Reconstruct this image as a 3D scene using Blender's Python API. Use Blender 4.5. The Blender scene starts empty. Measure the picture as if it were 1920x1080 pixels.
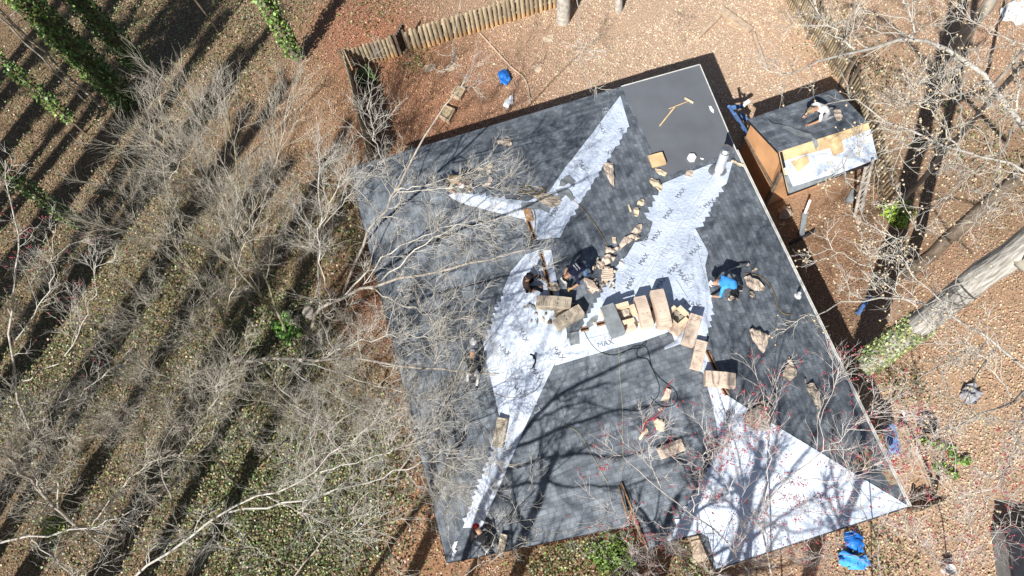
import bpy, bmesh, math, random
import numpy as np
from mathutils import Vector, Matrix
from mathutils.geometry import tessellate_polygon
random.seed(7); rng = np.random.default_rng(11)
S = bpy.context.scene
COL = S.collection
# ------------------------------------------------------------------ camera
FPX, CH, VP = 1300.0, 24.0, (1085.0, 1065.0)
_d = Vector((VP[0]-960, -(VP[1]-540), -FPX)).normalized()
_up = -_d
_x = (Vector((1, 0, 0)) - _up*_up[0]).normalized()
_y = _up.cross(_x)
R = Matrix((_x, _y, _up))
cam = bpy.data.cameras.new('camera'); camo = bpy.data.objects.new('camera', cam); COL.objects.link(camo)
cam.sensor_width = 36; cam.lens = FPX/1920*36; cam.clip_end = 1000; cam.clip_start = 0.2
camo.matrix_world = Matrix.Translation((0, 0, CH)) @ R.to_4x4()
S.camera = camo
def P(px, py, z=0.0):
    """point of the plane at height z seen at a photo pixel"""
    v = R @ Vector((px-960, -(py-540), -FPX)); t = (z-CH)/v[2]
    return Vector((v[0]*t, v[1]*t, z))
# ------------------------------------------------------------------ light
SUN_EL, SH_AZ = math.radians(42.5), math.radians(66.5)
W = bpy.data.worlds.new('World'); S.world = W; W.use_nodes = True
wt = W.node_tree; bg = wt.nodes['Background']
sky = wt.nodes.new('ShaderNodeTexSky'); sky.sky_type = 'NISHITA'; sky.sun_disc = False
sky.sun_elevation = SUN_EL; sky.sun_rotation = math.pi/2-(SH_AZ+math.pi)
wt.links.new(sky.outputs[0], bg.inputs[0]); bg.inputs[1].default_value = 0.05
sun = bpy.data.lights.new('sun', 'SUN'); sun.energy = 5.0; sun.angle = math.radians(0.55); sun.color = (1, .975, .935)
suno = bpy.data.objects.new('sun', sun); COL.objects.link(suno)
suno.rotation_euler = Vector((math.cos(SUN_EL)*math.cos(SH_AZ), math.cos(SUN_EL)*math.sin(SH_AZ), -math.sin(SUN_EL))).to_track_quat('-Z', 'Y').to_euler()
S.view_settings.view_transform = 'Standard'; S.view_settings.look = 'None'; S.view_settings.exposure = 0.55
# ------------------------------------------------------------------ tagging
def tag(o, label=None, cat=None, group=None, kind=None):
    if label: o['label'] = label
    if cat: o['category'] = cat
    if group: o['group'] = group
    if kind: o['kind'] = kind
    return o
def thing(name, label, cat, loc=(0, 0, 0), rz=0, group=None):
    o = bpy.data.objects.new(name, None); COL.objects.link(o); o.location = loc; o.rotation_euler = (0, 0, rz)
    o.empty_display_size = .2
    return tag(o, label, cat, group)
def link(name, me, m, parent=None, keep=False):
    o = bpy.data.objects.new(name, me); COL.objects.link(o)
    ms = m if isinstance(m, (list, tuple)) else [m]
    for x in ms: me.materials.append(x)
    if parent:
        o.parent = parent
        if not keep: o.matrix_parent_inverse = worldm(parent).inverted()
    return o
def worldm(o):
    m = Matrix.Translation(o.location) @ o.rotation_euler.to_matrix().to_4x4()
    if o.parent: m = worldm(o.parent) @ o.matrix_parent_inverse @ m
    return m
# geometry is authored in world coordinates unless keep=True (then local to the parent)
def npmesh(name, V, Q, m, parent=None, cols=None, keep=False, smooth=False):
    me = bpy.data.meshes.new(name); V = np.asarray(V, np.float32); Q = np.asarray(Q, np.int32)
    k = Q.shape[1]
    me.vertices.add(len(V)); me.vertices.foreach_set('co', V.ravel())
    me.loops.add(Q.size); me.loops.foreach_set('vertex_index', Q.ravel())
    me.polygons.add(len(Q)); me.polygons.foreach_set('loop_start', np.arange(0, Q.size, k, dtype=np.int32))
    if cols is not None:
        a = me.color_attributes.new('tint', 'FLOAT_COLOR', 'POINT')
        c = np.ones((len(V), 4), np.float32); c[:, :3] = cols; a.data.foreach_set('color', c.ravel())
    if smooth: me.polygons.foreach_set('use_smooth', np.ones(len(Q), bool))
    me.update(calc_edges=True)
    return link(name, me, m, parent, keep)
def bmobj(name, bm, m, parent=None, keep=False, smooth=False):
    bmesh.ops.recalc_face_normals(bm, faces=bm.faces)
    me = bpy.data.meshes.new(name); bm.to_mesh(me); bm.free()
    if smooth:
        for p in me.polygons: p.use_smooth = True
    return link(name, me, m, parent, keep)
# ------------------------------------------------------------------ materials
def mat(name, col, rough=.8, var=.25, scale=6., col2=None, bump=0., metal=0., attr=False, spec=.3, coord='Object', stretch=None, det=5.):
    m = bpy.data.materials.new(name); m.use_nodes = True; nt = m.node_tree; N = nt.nodes; L = nt.links
    b = N['Principled BSDF']; b.inputs['Roughness'].default_value = rough; b.inputs['Metallic'].default_value = metal
    b.inputs['Specular IOR Level'].default_value = spec
    tc = N.new('ShaderNodeTexCoord'); mp = N.new('ShaderNodeMapping'); L.new(tc.outputs[coord], mp.inputs[0])
    if stretch: mp.inputs['Scale'].default_value = stretch
    nz = N.new('ShaderNodeTexNoise'); nz.inputs['Scale'].default_value = scale; nz.inputs['Detail'].default_value = det
    L.new(mp.outputs[0], nz.inputs['Vector'])
    rp = N.new('ShaderNodeValToRGB'); L.new(nz.outputs[0], rp.inputs[0])
    rp.color_ramp.elements[0].position = .32; rp.color_ramp.elements[1].position = .68
    c = Vector(col); a = c*(1-var); d = Vector(col2) if col2 else c*(1+var)
    rp.color_ramp.elements[0].color = (*a, 1); rp.color_ramp.elements[1].color = (*[min(1, q) for q in d], 1)
    out = rp.outputs[0]
    if attr:
        at = N.new('ShaderNodeAttribute'); at.attribute_name = 'tint'
        mx = N.new('ShaderNodeMix'); mx.data_type = 'RGBA'; mx.blend_type = 'MULTIPLY'; mx.inputs[0].default_value = 1
        L.new(at.outputs[0], mx.inputs[6]); L.new(out, mx.inputs[7]); out = mx.outputs[2]
    L.new(out, b.inputs['Base Color'])
    if bump:
        bp = N.new('ShaderNodeBump'); bp.inputs['Strength'].default_value = bump; bp.inputs['Distance'].default_value = .03
        L.new(nz.outputs[0], bp.inputs['Height']); L.new(bp.outputs[0], b.inputs['Normal'])
    return m
def shingle_mat():
    m = bpy.data.materials.new('architectural shingles'); m.use_nodes = True; nt = m.node_tree; N = nt.nodes; L = nt.links
    b = N['Principled BSDF']; b.inputs['Roughness'].default_value = .92; b.inputs['Specular IOR Level'].default_value = .25
    uv = N.new('ShaderNodeUVMap')
    wv = N.new('ShaderNodeTexNoise'); wv.inputs['Scale'].default_value = .8; L.new(uv.outputs[0], wv.inputs['Vector'])
    def brick(w, off, c1, c2, mort, bias):
        mp = N.new('ShaderNodeMapping'); mp.inputs['Location'].default_value = (off, 0, 0); L.new(uv.outputs[0], mp.inputs[0])
        k = N.new('ShaderNodeTexBrick'); L.new(mp.outputs[0], k.inputs['Vector']); k.inputs['Scale'].default_value = 1
        k.inputs['Brick Width'].default_value = w; k.inputs['Row Height'].default_value = .145
        k.inputs['Mortar Size'].default_value = mort; k.inputs['Mortar Smooth'].default_value = .3; k.inputs['Bias'].default_value = bias
        k.inputs['Color1'].default_value = (*c1, 1); k.inputs['Color2'].default_value = (*c2, 1); k.inputs['Mortar'].default_value = (.03, .032, .036, 1)
        k.offset = .37; k.offset_frequency = 3; k.squash = .7; k.squash_frequency = 2
        return k
    k1 = brick(.24, 0, (.078, .090, .103), (.225, .25, .28), .006, 0)
    k2 = brick(.41, 5.13, (.105, .118, .134), (.19, .212, .235), .0, .1)
    mx = N.new('ShaderNodeMix'); mx.data_type = 'RGBA'; mx.inputs[0].default_value = .42
    L.new(k1.outputs[0], mx.inputs[6]); L.new(k2.outputs[0], mx.inputs[7])
    nz = N.new('ShaderNodeTexNoise'); nz.inputs['Scale'].default_value = 2.2; nz.inputs['Detail'].default_value = 10; L.new(uv.outputs[0], nz.inputs['Vector'])
    rp = N.new('ShaderNodeValToRGB'); rp.color_ramp.elements[0].color = (.62, .64, .68, 1); rp.color_ramp.elements[1].color = (1.2, 1.2, 1.2, 1)
    rp.color_ramp.elements[0].position = .35; rp.color_ramp.elements[1].position = .65
    L.new(nz.outputs[0], rp.inputs[0])
    m2 = N.new('ShaderNodeMix'); m2.data_type = 'RGBA'; m2.blend_type = 'MULTIPLY'; m2.inputs[0].default_value = 1
    L.new(mx.outputs[2], m2.inputs[6]); L.new(rp.outputs[0], m2.inputs[7]); L.new(m2.outputs[2], b.inputs['Base Color'])
    bp = N.new('ShaderNodeBump'); bp.inputs['Strength'].default_value = .6; bp.inputs['Distance'].default_value = .012
    L.new(k1.outputs[0], bp.inputs['Height']); L.new(bp.outputs[0], b.inputs['Normal'])
    return m
def paper_print(name, col, ink, sc, thr, bump=.4):
    """sheet material with faint pale printed scrawl"""
    m = bpy.data.materials.new(name); m.use_nodes = True; nt = m.node_tree; N = nt.nodes; L = nt.links
    b = N['Principled BSDF']; b.inputs['Roughness'].default_value = .55
    tc = N.new('ShaderNodeTexCoord')
    nz = N.new('ShaderNodeTexNoise'); nz.inputs['Scale'].default_value = sc; nz.inputs['Detail'].default_value = 3; nz.inputs['Distortion'].default_value = 1.5
    L.new(tc.outputs['Object'], nz.inputs['Vector'])
    rp = N.new('ShaderNodeValToRGB'); e = rp.color_ramp.elements; e[0].position = .5-thr; e[0].color = (*col, 1); e[1].position = .5+thr; e[1].color = (*col, 1)
    q = e.new(.5); q.color = (*ink, 1); L.new(nz.outputs[0], rp.inputs[0])
    n2 = N.new('ShaderNodeTexNoise'); n2.inputs['Scale'].default_value = 1.7; n2.inputs['Detail'].default_value = 4; L.new(tc.outputs['Object'], n2.inputs['Vector'])
    r2 = N.new('ShaderNodeValToRGB'); r2.color_ramp.elements[0].color = (.82, .84, .88, 1); r2.color_ramp.elements[1].color = (1, 1, 1, 1)
    r2.color_ramp.elements[0].position = .4; r2.color_ramp.elements[1].position = .6; L.new(n2.outputs[0], r2.inputs[0])
    mx = N.new('ShaderNodeMix'); mx.data_type = 'RGBA'; mx.blend_type = 'MULTIPLY'; mx.inputs[0].default_value = 1
    L.new(rp.outputs[0], mx.inputs[6]); L.new(r2.outputs[0], mx.inputs[7]); L.new(mx.outputs[2], b.inputs['Base Color'])
    n3 = N.new('ShaderNodeTexNoise'); n3.inputs['Scale'].default_value = 4; n3.inputs['Detail'].default_value = 3; n3.inputs['Distortion'].default_value = 2; L.new(tc.outputs['Object'], n3.inputs['Vector'])
    bp = N.new('ShaderNodeBump'); bp.inputs['Strength'].default_value = bump; bp.inputs['Distance'].default_value = .05
    L.new(n3.outputs[0], bp.inputs['Height']); L.new(bp.outputs[0], b.inputs['Normal'])
    return m
M = dict(
    shingle=shingle_mat(),
    under=paper_print('white underlayment', (.69, .76, .87), (.38, .43, .5), 6.5, .016, .5),
    ink=mat('dark print', (.17, .18, .21), .7, .3, 9), pale=mat('pale print', (.46, .49, .54), .7, .2, 9),
    flat=mat('grey roll roofing', (.122, .130, .145), .85, .1, 1.2), trim=mat('white drip edge', (.6, .59, .55), .5, .15, 5),
    wood=mat('bare sheathing', (.36, .2, .10), .8, .4, 8, bump=.2, stretch=(1, 1, 4)), slot=mat('open slot', (.02, .014, .01), .95),
    ply=mat('fresh plywood', (.62, .44, .24), .75, .2, 3), orange=mat('tan orange siding', (.62, .34, .17), .7, .12, 2),
    wall=mat('tan house siding', (.42, .33, .25), .8, .15, 3), dark=mat('black metal', (.03, .03, .035), .5),
    picket=mat('weathered pickets', (.36, .29, .19), .85, .35, 3, stretch=(9, 9, 1), attr=True),
    bark=mat('grey bark', (.34, .30, .25), .9, .35, 7, bump=1, stretch=(1, 1, .25)), barkd=mat('brown bark', (.17, .13, .095), .9, .4, 8, bump=1, stretch=(1, 1, .25)),
    barkw=mat('pale bark', (.44, .41, .36), .85, .3, 6, bump=.6), twig=mat('grey twigs', (.46, .42, .345), .85, .3, 3),
    twigw=mat('pale twigs', (.50, .47, .41), .8, .25, 3), twigr=mat('reddish twigs', (.42, .33, .30), .8, .3, 3), moss=mat('mossy bark', (.20, .22, .09), .95, .45, 6, col2=(.36, .32, .22), bump=1),
    bud=mat('red buds', (.42, .07, .09), .6, .3, 4), ball=mat('seed balls', (.55, .43, .28), .9, .25, 9),
    leaf=mat('dry leaves', (1, 1, 1), .7, .12, 5, attr=True, spec=.4), ivy=mat('ivy leaves', (1, 1, 1), .45, .15, 5, attr=True, spec=.5),
    kraft=mat('kraft wrapper', (.66, .52, .41), .75, .1, 5, bump=.2), kraftd=mat('weathered wrapper', (.46, .39, .30), .8, .18, 7, bump=.2),
    carton=mat('yellow cardboard', (.68, .55, .38), .8, .12, 5), metal=mat('galvanised metal', (.55, .55, .55), .35, .15, 5, metal=.9),
    metalp=mat('painted flue', (.66, .67, .70), .4, .15, 3, metal=.3), blue=mat('blue tarp', (.02, .16, .55), .4, .35, 7, bump=.6),
    blue2=mat('bright blue cloth', (.06, .34, .85), .7, .2, 7), blued=mat('dull blue plastic', (.10, .20, .42), .5, .2, 5),
    white=mat('white plastic', (.8, .8, .8), .4, .1, 5), navy=mat('navy cloth', (.015, .018, .05), .85, .3, 9), jeans=mat('blue denim', (.09, .15, .26), .85, .25, 12),
    black=mat('black cloth', (.012, .012, .015), .85), brownc=mat('brown cloth', (.07, .045, .035), .85, .4, 6), skin=mat('skin', (.48, .27, .17), .55, .1, 6),
    glove=mat('tan glove', (.6, .38, .14), .7), red=mat('red cloth', (.5, .02, .02), .8, .2, 6), whitec=mat('white cloth', (.82, .8, .74), .85, .08, 8), greyc=mat('grey cloth', (.3, .3, .32), .85, .3, 8),
    tan=mat('tan cloth', (.36, .28, .17), .85, .4, 8), hose=mat('dark hose', (.015, .03, .03), .5), rope=mat('pale cord', (.40, .38, .24), .8), oldrope=mat('brown hose', (.22, .16, .07), .7),
    stone=mat('pale stone', (.48, .38, .28), .9, .2, 5, bump=.4), timber=mat('landscape timber', (.46, .35, .25), .85, .25, 5, stretch=(1, 1, 1)),
    tarpw=mat('white sheeting', (.75, .76, .78), .5, .2, 4, bump=.6), grey=mat('grey plastic', (.22, .24, .25), .5, .2, 5), lens=mat('coil nails', (.12, .10, .08), .5, .8, 60, col2=(.6, .55, .5)))
# ------------------------------------------------------------------ roof model (plan + height)
RZ = dict(NW=(655, 315, 3), At=(985, 388, 4.3), AB=(1062, 622, 4.3), Hn=(1165, 162, 3.05), G=(1245, 330, 3.05), F=(1380, 282, 3.05),
          J=(1159, 600, 4.25), K=(1295, 567, 4.25), Ce=(1366, 742, 4.2), SE=(1705, 950, 3), SW=(838, 1055, 3), S1=(1182, 985, 3), Sx=(1166, 905, 3.32),
          S1b=(1215, 1030, 2.85), S2=(1312, 1000, 2.85), S3=(1342, 1068, 2.8), NE=(1312, 121, 3.05))
RV = {k: P(*v) for k, v in RZ.items()}
SLOPES = [('N', ['NW', 'At', 'Hn'], (0, 1)), ('W', ['NW', 'SW', 'AB', 'At'], (-1, 0)), ('M', ['At', 'AB', 'J', 'F', 'G', 'Hn'], (1, 0)),
          ('B', ['J', 'K', 'F'], (0, 1)), ('E', ['K', 'Ce', 'SE', 'F'], (1, 0)), ('S', ['AB', 'SW', 'S1', 'Sx', 'S1b', 'S2', 'Ce', 'K', 'J'], (0, -1)),
          ('H', ['Ce', 'S2', 'S3', 'SE'], (0, -1)), ('L', ['Hn', 'G', 'F', 'NE'], None)]
SHEDZ = dict(a=(1402, 224, 2.5), b=(1460, 285, 3.05), c=(1478, 363, 2.5), d=(1646, 300, 2.5), e=(1628, 230, 3.05), f=(1566, 166, 2.5))
SV = {k: P(*v) for k, v in SHEDZ.items()}
AZ = math.radians(15.3); HU = Vector((math.cos(AZ), math.sin(AZ), 0)); HV = Vector((-math.sin(AZ), math.cos(AZ), 0))
TRIS = []
for n, ks, dn in SLOPES:
    pts = [RV[k] for k in ks]
    for t in tessellate_polygon([[Vector((p.x, p.y, 0)) for p in pts]]): TRIS.append([pts[i] for i in t])
for ks in (('a', 'b', 'e', 'f'), ('b', 'c', 'd', 'e')):
    q = [SV[k] for k in ks]; TRIS += [[q[i] for i in t] for t in tessellate_polygon([[Vector((p.x, p.y, 0)) for p in q]])]
def roofz(x, y):
    best = None
    for a, b, c in TRIS:
        d = (b.y-c.y)*(a.x-c.x)+(c.x-b.x)*(a.y-c.y)
        if abs(d) < 1e-9: continue
        u = ((b.y-c.y)*(x-c.x)+(c.x-b.x)*(y-c.y))/d; v = ((c.y-a.y)*(x-c.x)+(a.x-c.x)*(y-c.y))/d; w = 1-u-v
        mn = min(u, v, w)
        if mn >= -1e-4: return u*a.z+v*b.z+w*c.z
        if mn > -.12 and (best is None or mn > best[0]): best = (mn, u*a.z+v*b.z+w*c.z)
    return best[1] if best else 0.0
def PR(px, py, h=0.0):
    z = 4.0
    for _ in range(12):
        p = P(px, py, z+h); z = .5*z+.5*roofz(p.x, p.y)
    p = P(px, py, z+h); p.z = roofz(p.x, p.y)+h
    return p
def roofnormal(x, y):
    e = .05; return Vector((-(roofz(x+e, y)-roofz(x-e, y))/(2*e), -(roofz(x, y+e)-roofz(x, y-e))/(2*e), 1)).normalized()
# ------------------------------------------------------------------ shape helpers
def box(bm, c, s, rz=0, rx=0, ry=0, mi=0):
    m = Matrix.Translation(c) @ Matrix.Rotation(rz, 4, 'Z') @ Matrix.Rotation(ry, 4, 'Y') @ Matrix.Rotation(rx, 4, 'X') @ Matrix.Diagonal((*s, 1))
    r = bmesh.ops.create_cube(bm, size=1, matrix=m)
    for f in {f for v in r['verts'] for f in v.link_faces}: f.material_index = mi
def bar(bm, a, b, w, h, mi=0, up=None):
    """box from a to b, w wide, h tall"""
    a = Vector(a); b = Vector(b); d = b-a; L = d.length; d.normalize()
    upv = Vector(up) if up else (Vector((0, 0, 1)) if abs(d.z) < .9 else Vector((1, 0, 0)))
    s = upv.cross(d).normalized(); u = d.cross(s)
    m = Matrix((d, s, u)).transposed().to_4x4(); m.translation = (a+b)/2
    r = bmesh.ops.create_cube(bm, size=1, matrix=m @ Matrix.Diagonal((L, w, h, 1)))
    for f in {f for v in r['verts'] for f in v.link_faces}: f.material_index = mi
def cyl(bm, a, b, r1, r2, n=14, caps=True):
    a = Vector(a); b = Vector(b); d = b-a
    q = d.to_track_quat('Z', 'Y').to_matrix().to_4x4(); q.translation = (a+b)/2
    bmesh.ops.create_cone(bm, cap_ends=caps, segments=n, radius1=r1, radius2=r2, depth=d.length, matrix=q)
def tubes(pts, rad, sides):
    """pts (N,n,3), rad (N,n) -> verts, quads"""
    N, n, _ = pts.shape
    T = np.gradient(pts, axis=1); T /= np.linalg.norm(T, axis=2, keepdims=True)+1e-9
    ref = np.where(np.abs(T[:, :1, 2:3]) < .8, np.array([0, 0, 1.]), np.array([1., 0, 0]))
    U = np.cross(T, np.broadcast_to(ref, T.shape)); U /= np.linalg.norm(U, axis=2, keepdims=True)+1e-9
    Wv = np.cross(T, U)
    a = np.arange(sides)/sides*2*np.pi
    V = pts[:, :, None, :]+rad[:, :, None, None]*(np.cos(a)[None, None, :, None]*U[:, :, None, :]+np.sin(a)[None, None, :, None]*Wv[:, :, None, :])
    i = np.arange(N)[:, None, None]*n*sides; j = np.arange(n-1)[None, :, None]*sides; k = np.arange(sides)[None, None, :]; k2 = (k+1) % sides
    Q = np.stack([i+j+k, i+j+k2, i+j+sides+k2, i+j+sides+k], -1).reshape(-1, 4)
    return V.reshape(-1, 3), Q
def merge(parts):
    Vs, Qs, o = [], [], 0
    for V, Q in parts: Vs.append(V); Qs.append(Q+o); o += len(V)
    return np.concatenate(Vs), np.concatenate(Qs)
def catmull(p, n):
    p = np.array(p, float)
    if len(p) == 2: t = np.linspace(0, 1, n)[:, None]; return p[0]*(1-t)+p[1]*t
    q = np.vstack([2*p[0]-p[1], p, 2*p[-1]-p[-2]]); out = []
    for u in np.linspace(0, len(p)-1-1e-6, n):
        i = int(u); t = u-i; a, b, c, d = q[i:i+4]
        out.append(.5*((2*b)+(-a+c)*t+(2*a-5*b+4*c-d)*t*t+(-a+3*b-3*c+d)*t**3))
    return np.array(out)
def cord(name, label, cat, pts, r, m, group=None, h=.02, smooth=60, conv=None):
    w = [tuple(conv(*p) if conv else PR(p[0], p[1], h)) for p in pts]
    c = catmull(w, smooth)
    if not conv:
        for q in c: q[2] = max(q[2], roofz(q[0], q[1])+h)
    V, Q = tubes(c[None], np.full((1, smooth), r), 6)
    o = npmesh(name, V, Q, m, smooth=True); return tag(o, label, cat, group)
# ------------------------------------------------------------------ ground
def gz(x, y): return 0.0
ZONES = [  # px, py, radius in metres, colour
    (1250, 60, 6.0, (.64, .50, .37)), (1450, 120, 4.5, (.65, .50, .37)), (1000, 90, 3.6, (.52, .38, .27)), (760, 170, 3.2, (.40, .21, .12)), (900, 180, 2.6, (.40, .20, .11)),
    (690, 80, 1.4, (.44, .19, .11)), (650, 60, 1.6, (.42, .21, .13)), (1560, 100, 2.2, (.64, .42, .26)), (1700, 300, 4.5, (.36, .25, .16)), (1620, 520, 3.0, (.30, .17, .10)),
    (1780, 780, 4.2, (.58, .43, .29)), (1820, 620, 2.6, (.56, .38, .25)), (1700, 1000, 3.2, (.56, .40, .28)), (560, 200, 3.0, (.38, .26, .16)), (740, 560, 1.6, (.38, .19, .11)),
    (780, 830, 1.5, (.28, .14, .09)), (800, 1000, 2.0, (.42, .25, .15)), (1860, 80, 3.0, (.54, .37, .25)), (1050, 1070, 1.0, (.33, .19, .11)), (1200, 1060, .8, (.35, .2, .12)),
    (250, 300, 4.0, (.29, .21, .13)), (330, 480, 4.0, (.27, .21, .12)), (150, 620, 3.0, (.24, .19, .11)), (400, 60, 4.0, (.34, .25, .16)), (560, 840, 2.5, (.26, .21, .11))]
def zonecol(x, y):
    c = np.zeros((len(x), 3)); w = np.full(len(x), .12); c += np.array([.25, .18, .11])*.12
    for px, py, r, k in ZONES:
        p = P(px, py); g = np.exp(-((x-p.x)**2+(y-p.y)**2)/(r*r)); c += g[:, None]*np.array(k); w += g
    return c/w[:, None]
g = np.unique(np.concatenate([np.linspace(-34, 30, 130), np.linspace(-130, -34, 14), np.linspace(30, 130, 14)])); gx, gy = np.meshgrid(g, g+8)
n_ = len(g); GV = np.stack([gx.ravel(), gy.ravel(), np.zeros(n_*n_)], 1)
ii = (np.arange(n_-1)[:, None]*n_+np.arange(n_-1)[None]).ravel()
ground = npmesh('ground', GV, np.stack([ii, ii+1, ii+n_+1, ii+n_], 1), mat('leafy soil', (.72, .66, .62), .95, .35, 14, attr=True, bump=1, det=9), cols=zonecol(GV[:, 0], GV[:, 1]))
tag(ground, kind='structure')
def inpoly(x, y, poly):
    c = np.zeros(len(x), bool); j = len(poly)-1
    for i in range(len(poly)):
        a, b = poly[i], poly[j]; k = ((a.y > y) != (b.y > y)) & (x < (b.x-a.x)*(y-a.y)/(b.y-a.y+1e-12)+a.x); c ^= k; j = i
    return c
HOUSE = [RV[k] for k in ('NW', 'Hn', 'NE', 'F', 'SE', 'S3', 'S2', 'S1b', 'Sx', 'S1', 'SW')]; SHED = [SV[k] for k in 'acdf']
def scatter(name, x, y, size, cols, m, zmax=.05, tilt=.5, asp=.62, z0=.012, parent=None, zz=None):
    N = len(x); a = rng.uniform(0, 6.283, N); s = size*rng.uniform(.6, 1.35, N)
    d = np.stack([np.cos(a), np.sin(a), rng.normal(0, tilt, N)], 1); d /= np.linalg.norm(d, axis=1, keepdims=True)
    q = np.stack([-np.sin(a), np.cos(a), rng.normal(0, tilt, N)], 1)
    c = np.stack([x, y, (zz if zz is not None else z0+rng.uniform(0, zmax, N))], 1)
    d *= s[:, None]*.5; q *= s[:, None]*.5*asp
    V = np.stack([c-d, c-q*.9, c+d*1.1, c+q], 1); V[:, :, 2] = np.maximum(V[:, :, 2], z0*.7 if zz is None else -9)
    o = npmesh(name, V.reshape(-1, 3), np.arange(4*N).reshape(-1, 4), m, parent, cols=np.repeat(cols, 4, 0)); return o
N = 430000
x = rng.uniform(-28, 19, N); y = rng.uniform(-2.5, 27, N)
keep = ~(inpoly(x, y, HOUSE) | inpoly(x, y, SHED)); x, y = x[keep], y[keep]
pn = np.sin(x*1.7+np.sin(y*1.3)*2)+np.sin(y*2.1+x*.6+np.sin(x*.9)*2)+rng.normal(0, .7, len(x)); kp = pn > -1.15; x, y = x[kp], y[kp]
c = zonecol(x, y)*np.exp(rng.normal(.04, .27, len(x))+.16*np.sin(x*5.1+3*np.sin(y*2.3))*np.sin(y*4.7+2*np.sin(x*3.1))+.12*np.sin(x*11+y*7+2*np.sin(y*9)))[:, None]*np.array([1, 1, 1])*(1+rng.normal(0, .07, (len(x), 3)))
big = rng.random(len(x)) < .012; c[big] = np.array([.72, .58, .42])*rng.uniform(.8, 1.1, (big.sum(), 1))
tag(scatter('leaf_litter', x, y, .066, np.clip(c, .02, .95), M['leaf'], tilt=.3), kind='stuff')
# ivy and weeds on the ground
IV = [(450, 880, 3.2, 5200), (560, 900, 2.6, 4300), (640, 960, 2.4, 3800), (440, 1010, 2.4, 3200), (560, 1060, 1.8, 2400), (520, 620, 1.6, 1500), (430, 700, 2.0, 1500), (100, 690, 2.0, 1300), (260, 470, 3, 1600), (200, 860, 3, 1700), (330, 600, 2.5, 1500), (60, 160, 2.5, 900), (200, 660, 2, 900), (20, 760, 1.6, 1300),
      (60, 480, 2.2, 1100), (130, 980, 2.0, 1000), (1030, 1060, 1.0, 1300), (1140, 1020, .9, 1600), (1080, 1010, .7, 800), (1640, 140, 1.3, 500), (1560, 60, 1.4, 420), (1800, 230, 1.6, 500), (1690, 830, .0, 0),
      (780, 115, .7, 260), (1880, 320, 1.6, 500), (350, 450, 2.6, 1300), (640, 430, 2.2, 1700), (560, 640, 1.4, 1300), (300, 30, 3, 2600), (170, 90, 2.5, 1800), (500, 20, 2, 1200), (430, 130, 2, 900), (250, 260, 2.5, 1500), (700, 30, 1.2, 300), (20, 340, 1.8, 800), (1690, 720, .7, 300),
      (700, 860, 1.3, 900), (1300, 1060, .8, 700), (1640, 1040, 1.2, 500), (800, 760, .0, 0)]
X, Y, C = [], [], []
for px, py, r, k in IV:
    if not k: continue
    if px < 750: k = int(k*1.7); r *= 1.15
    p = P(px, py); ax = rng.normal(p.x, r*.62, k); ay = rng.normal(p.y, r*.62, k); X.append(ax); Y.append(ay)
    C.append(np.where(rng.random((k, 1)) < .35, np.array([[.26, .21, .12]]), np.array([[.12, .145, .05]]))*np.exp(rng.normal(0, .5, (k, 1)))*(1+rng.normal(0, .15, (k, 3))))
x, y, c = np.concatenate(X), np.concatenate(Y), np.concatenate(C); keep = ~(inpoly(x, y, HOUSE) | inpoly(x, y, SHED))
tag(scatter('ivy_ground_cover', x[keep], y[keep], .072, np.clip(c[keep], .01, .6), M['ivy'], zmax=.22, tilt=.5, asp=.9, z0=.05), kind='stuff')
# ------------------------------------------------------------------ house
house = thing('house', 'single storey house with charcoal hip roof being reshingled over white underlayment', 'house', (*((HOUSE[0]+HOUSE[4])/2).xy, 0))
def slope(name, pts, m, parent, dn, thick=.0, off=.0):
    bm = bmesh.new(); uvl = bm.loops.layers.uv.new('UVMap')
    vs = [bm.verts.new(p+Vector((0, 0, off))) for p in pts]
    for t in tessellate_polygon([[Vector((p.x, p.y, 0)) for p in pts]]): bm.faces.new([vs[i] for i in t])
    for f in bm.faces:
        f.normal_update()
        if f.normal.z < 0: f.normal_flip()
    d2 = HU*dn[0]+HV*dn[1] if dn else HU; a2 = Vector((-d2.y, d2.x, 0))
    for f in bm.faces:
        for l in f.loops:
            co = l.vert.co; l[uvl].uv = (co.dot(a2)+40, co.dot(d2)*1.08+40)
    me = bpy.data.meshes.new(name); bm.to_mesh(me); bm.free()
    return link(name, me, m, parent)
LN = {'N': 'roof_slope', 'W': 'roof_slope', 'M': 'roof_slope', 'B': 'roof_slope', 'E': 'roof_slope', 'S': 'roof_slope', 'H': 'roof_slope', 'L': 'flat_roof'}
for n, ks, dn in SLOPES:
    slope(LN[n], [RV[k] for k in ks], M['flat'] if n == 'L' else M['shingle'], house, dn)
# ceiling/soffit under the roof edge and walls
bm = bmesh.new(); inn = []
cen = sum(HOUSE, Vector())/len(HOUSE)
for p in HOUSE:
    d = (cen-p); d.z = 0; q = p+d.normalized()*.45; inn.append(q)
n = len(HOUSE); top = [bm.verts.new((p.x, p.y, 2.62)) for p in inn]; bot = [bm.verts.new((p.x, p.y, -.05)) for p in inn]
for i in range(n): bm.faces.new((bot[i], bot[(i+1) % n], top[(i+1) % n], top[i]))
bmobj('wall', bm, M['wall'], house)
bm = bmesh.new(); out = [bm.verts.new((p.x, p.y, 2.60)) for p in HOUSE]; bm.faces.new(out)
bmobj('soffit', bm, M['wall'], house)
def edge_trim(name, ks, m, w=.05, h=.22, parent=None, V=RV, dz=-.1):
    bm = bmesh.new()
    for a, b in zip(ks[:-1], ks[1:]): bar(bm, V[a]+Vector((0, 0, dz)), V[b]+Vector((0, 0, dz)), w, h)
    return bmobj(name, bm, m, parent or house)
edge_trim('fascia', ['SE', 'F', 'NE', 'Hn'], M['trim'], .035, .2, dz=-.085)
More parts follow.
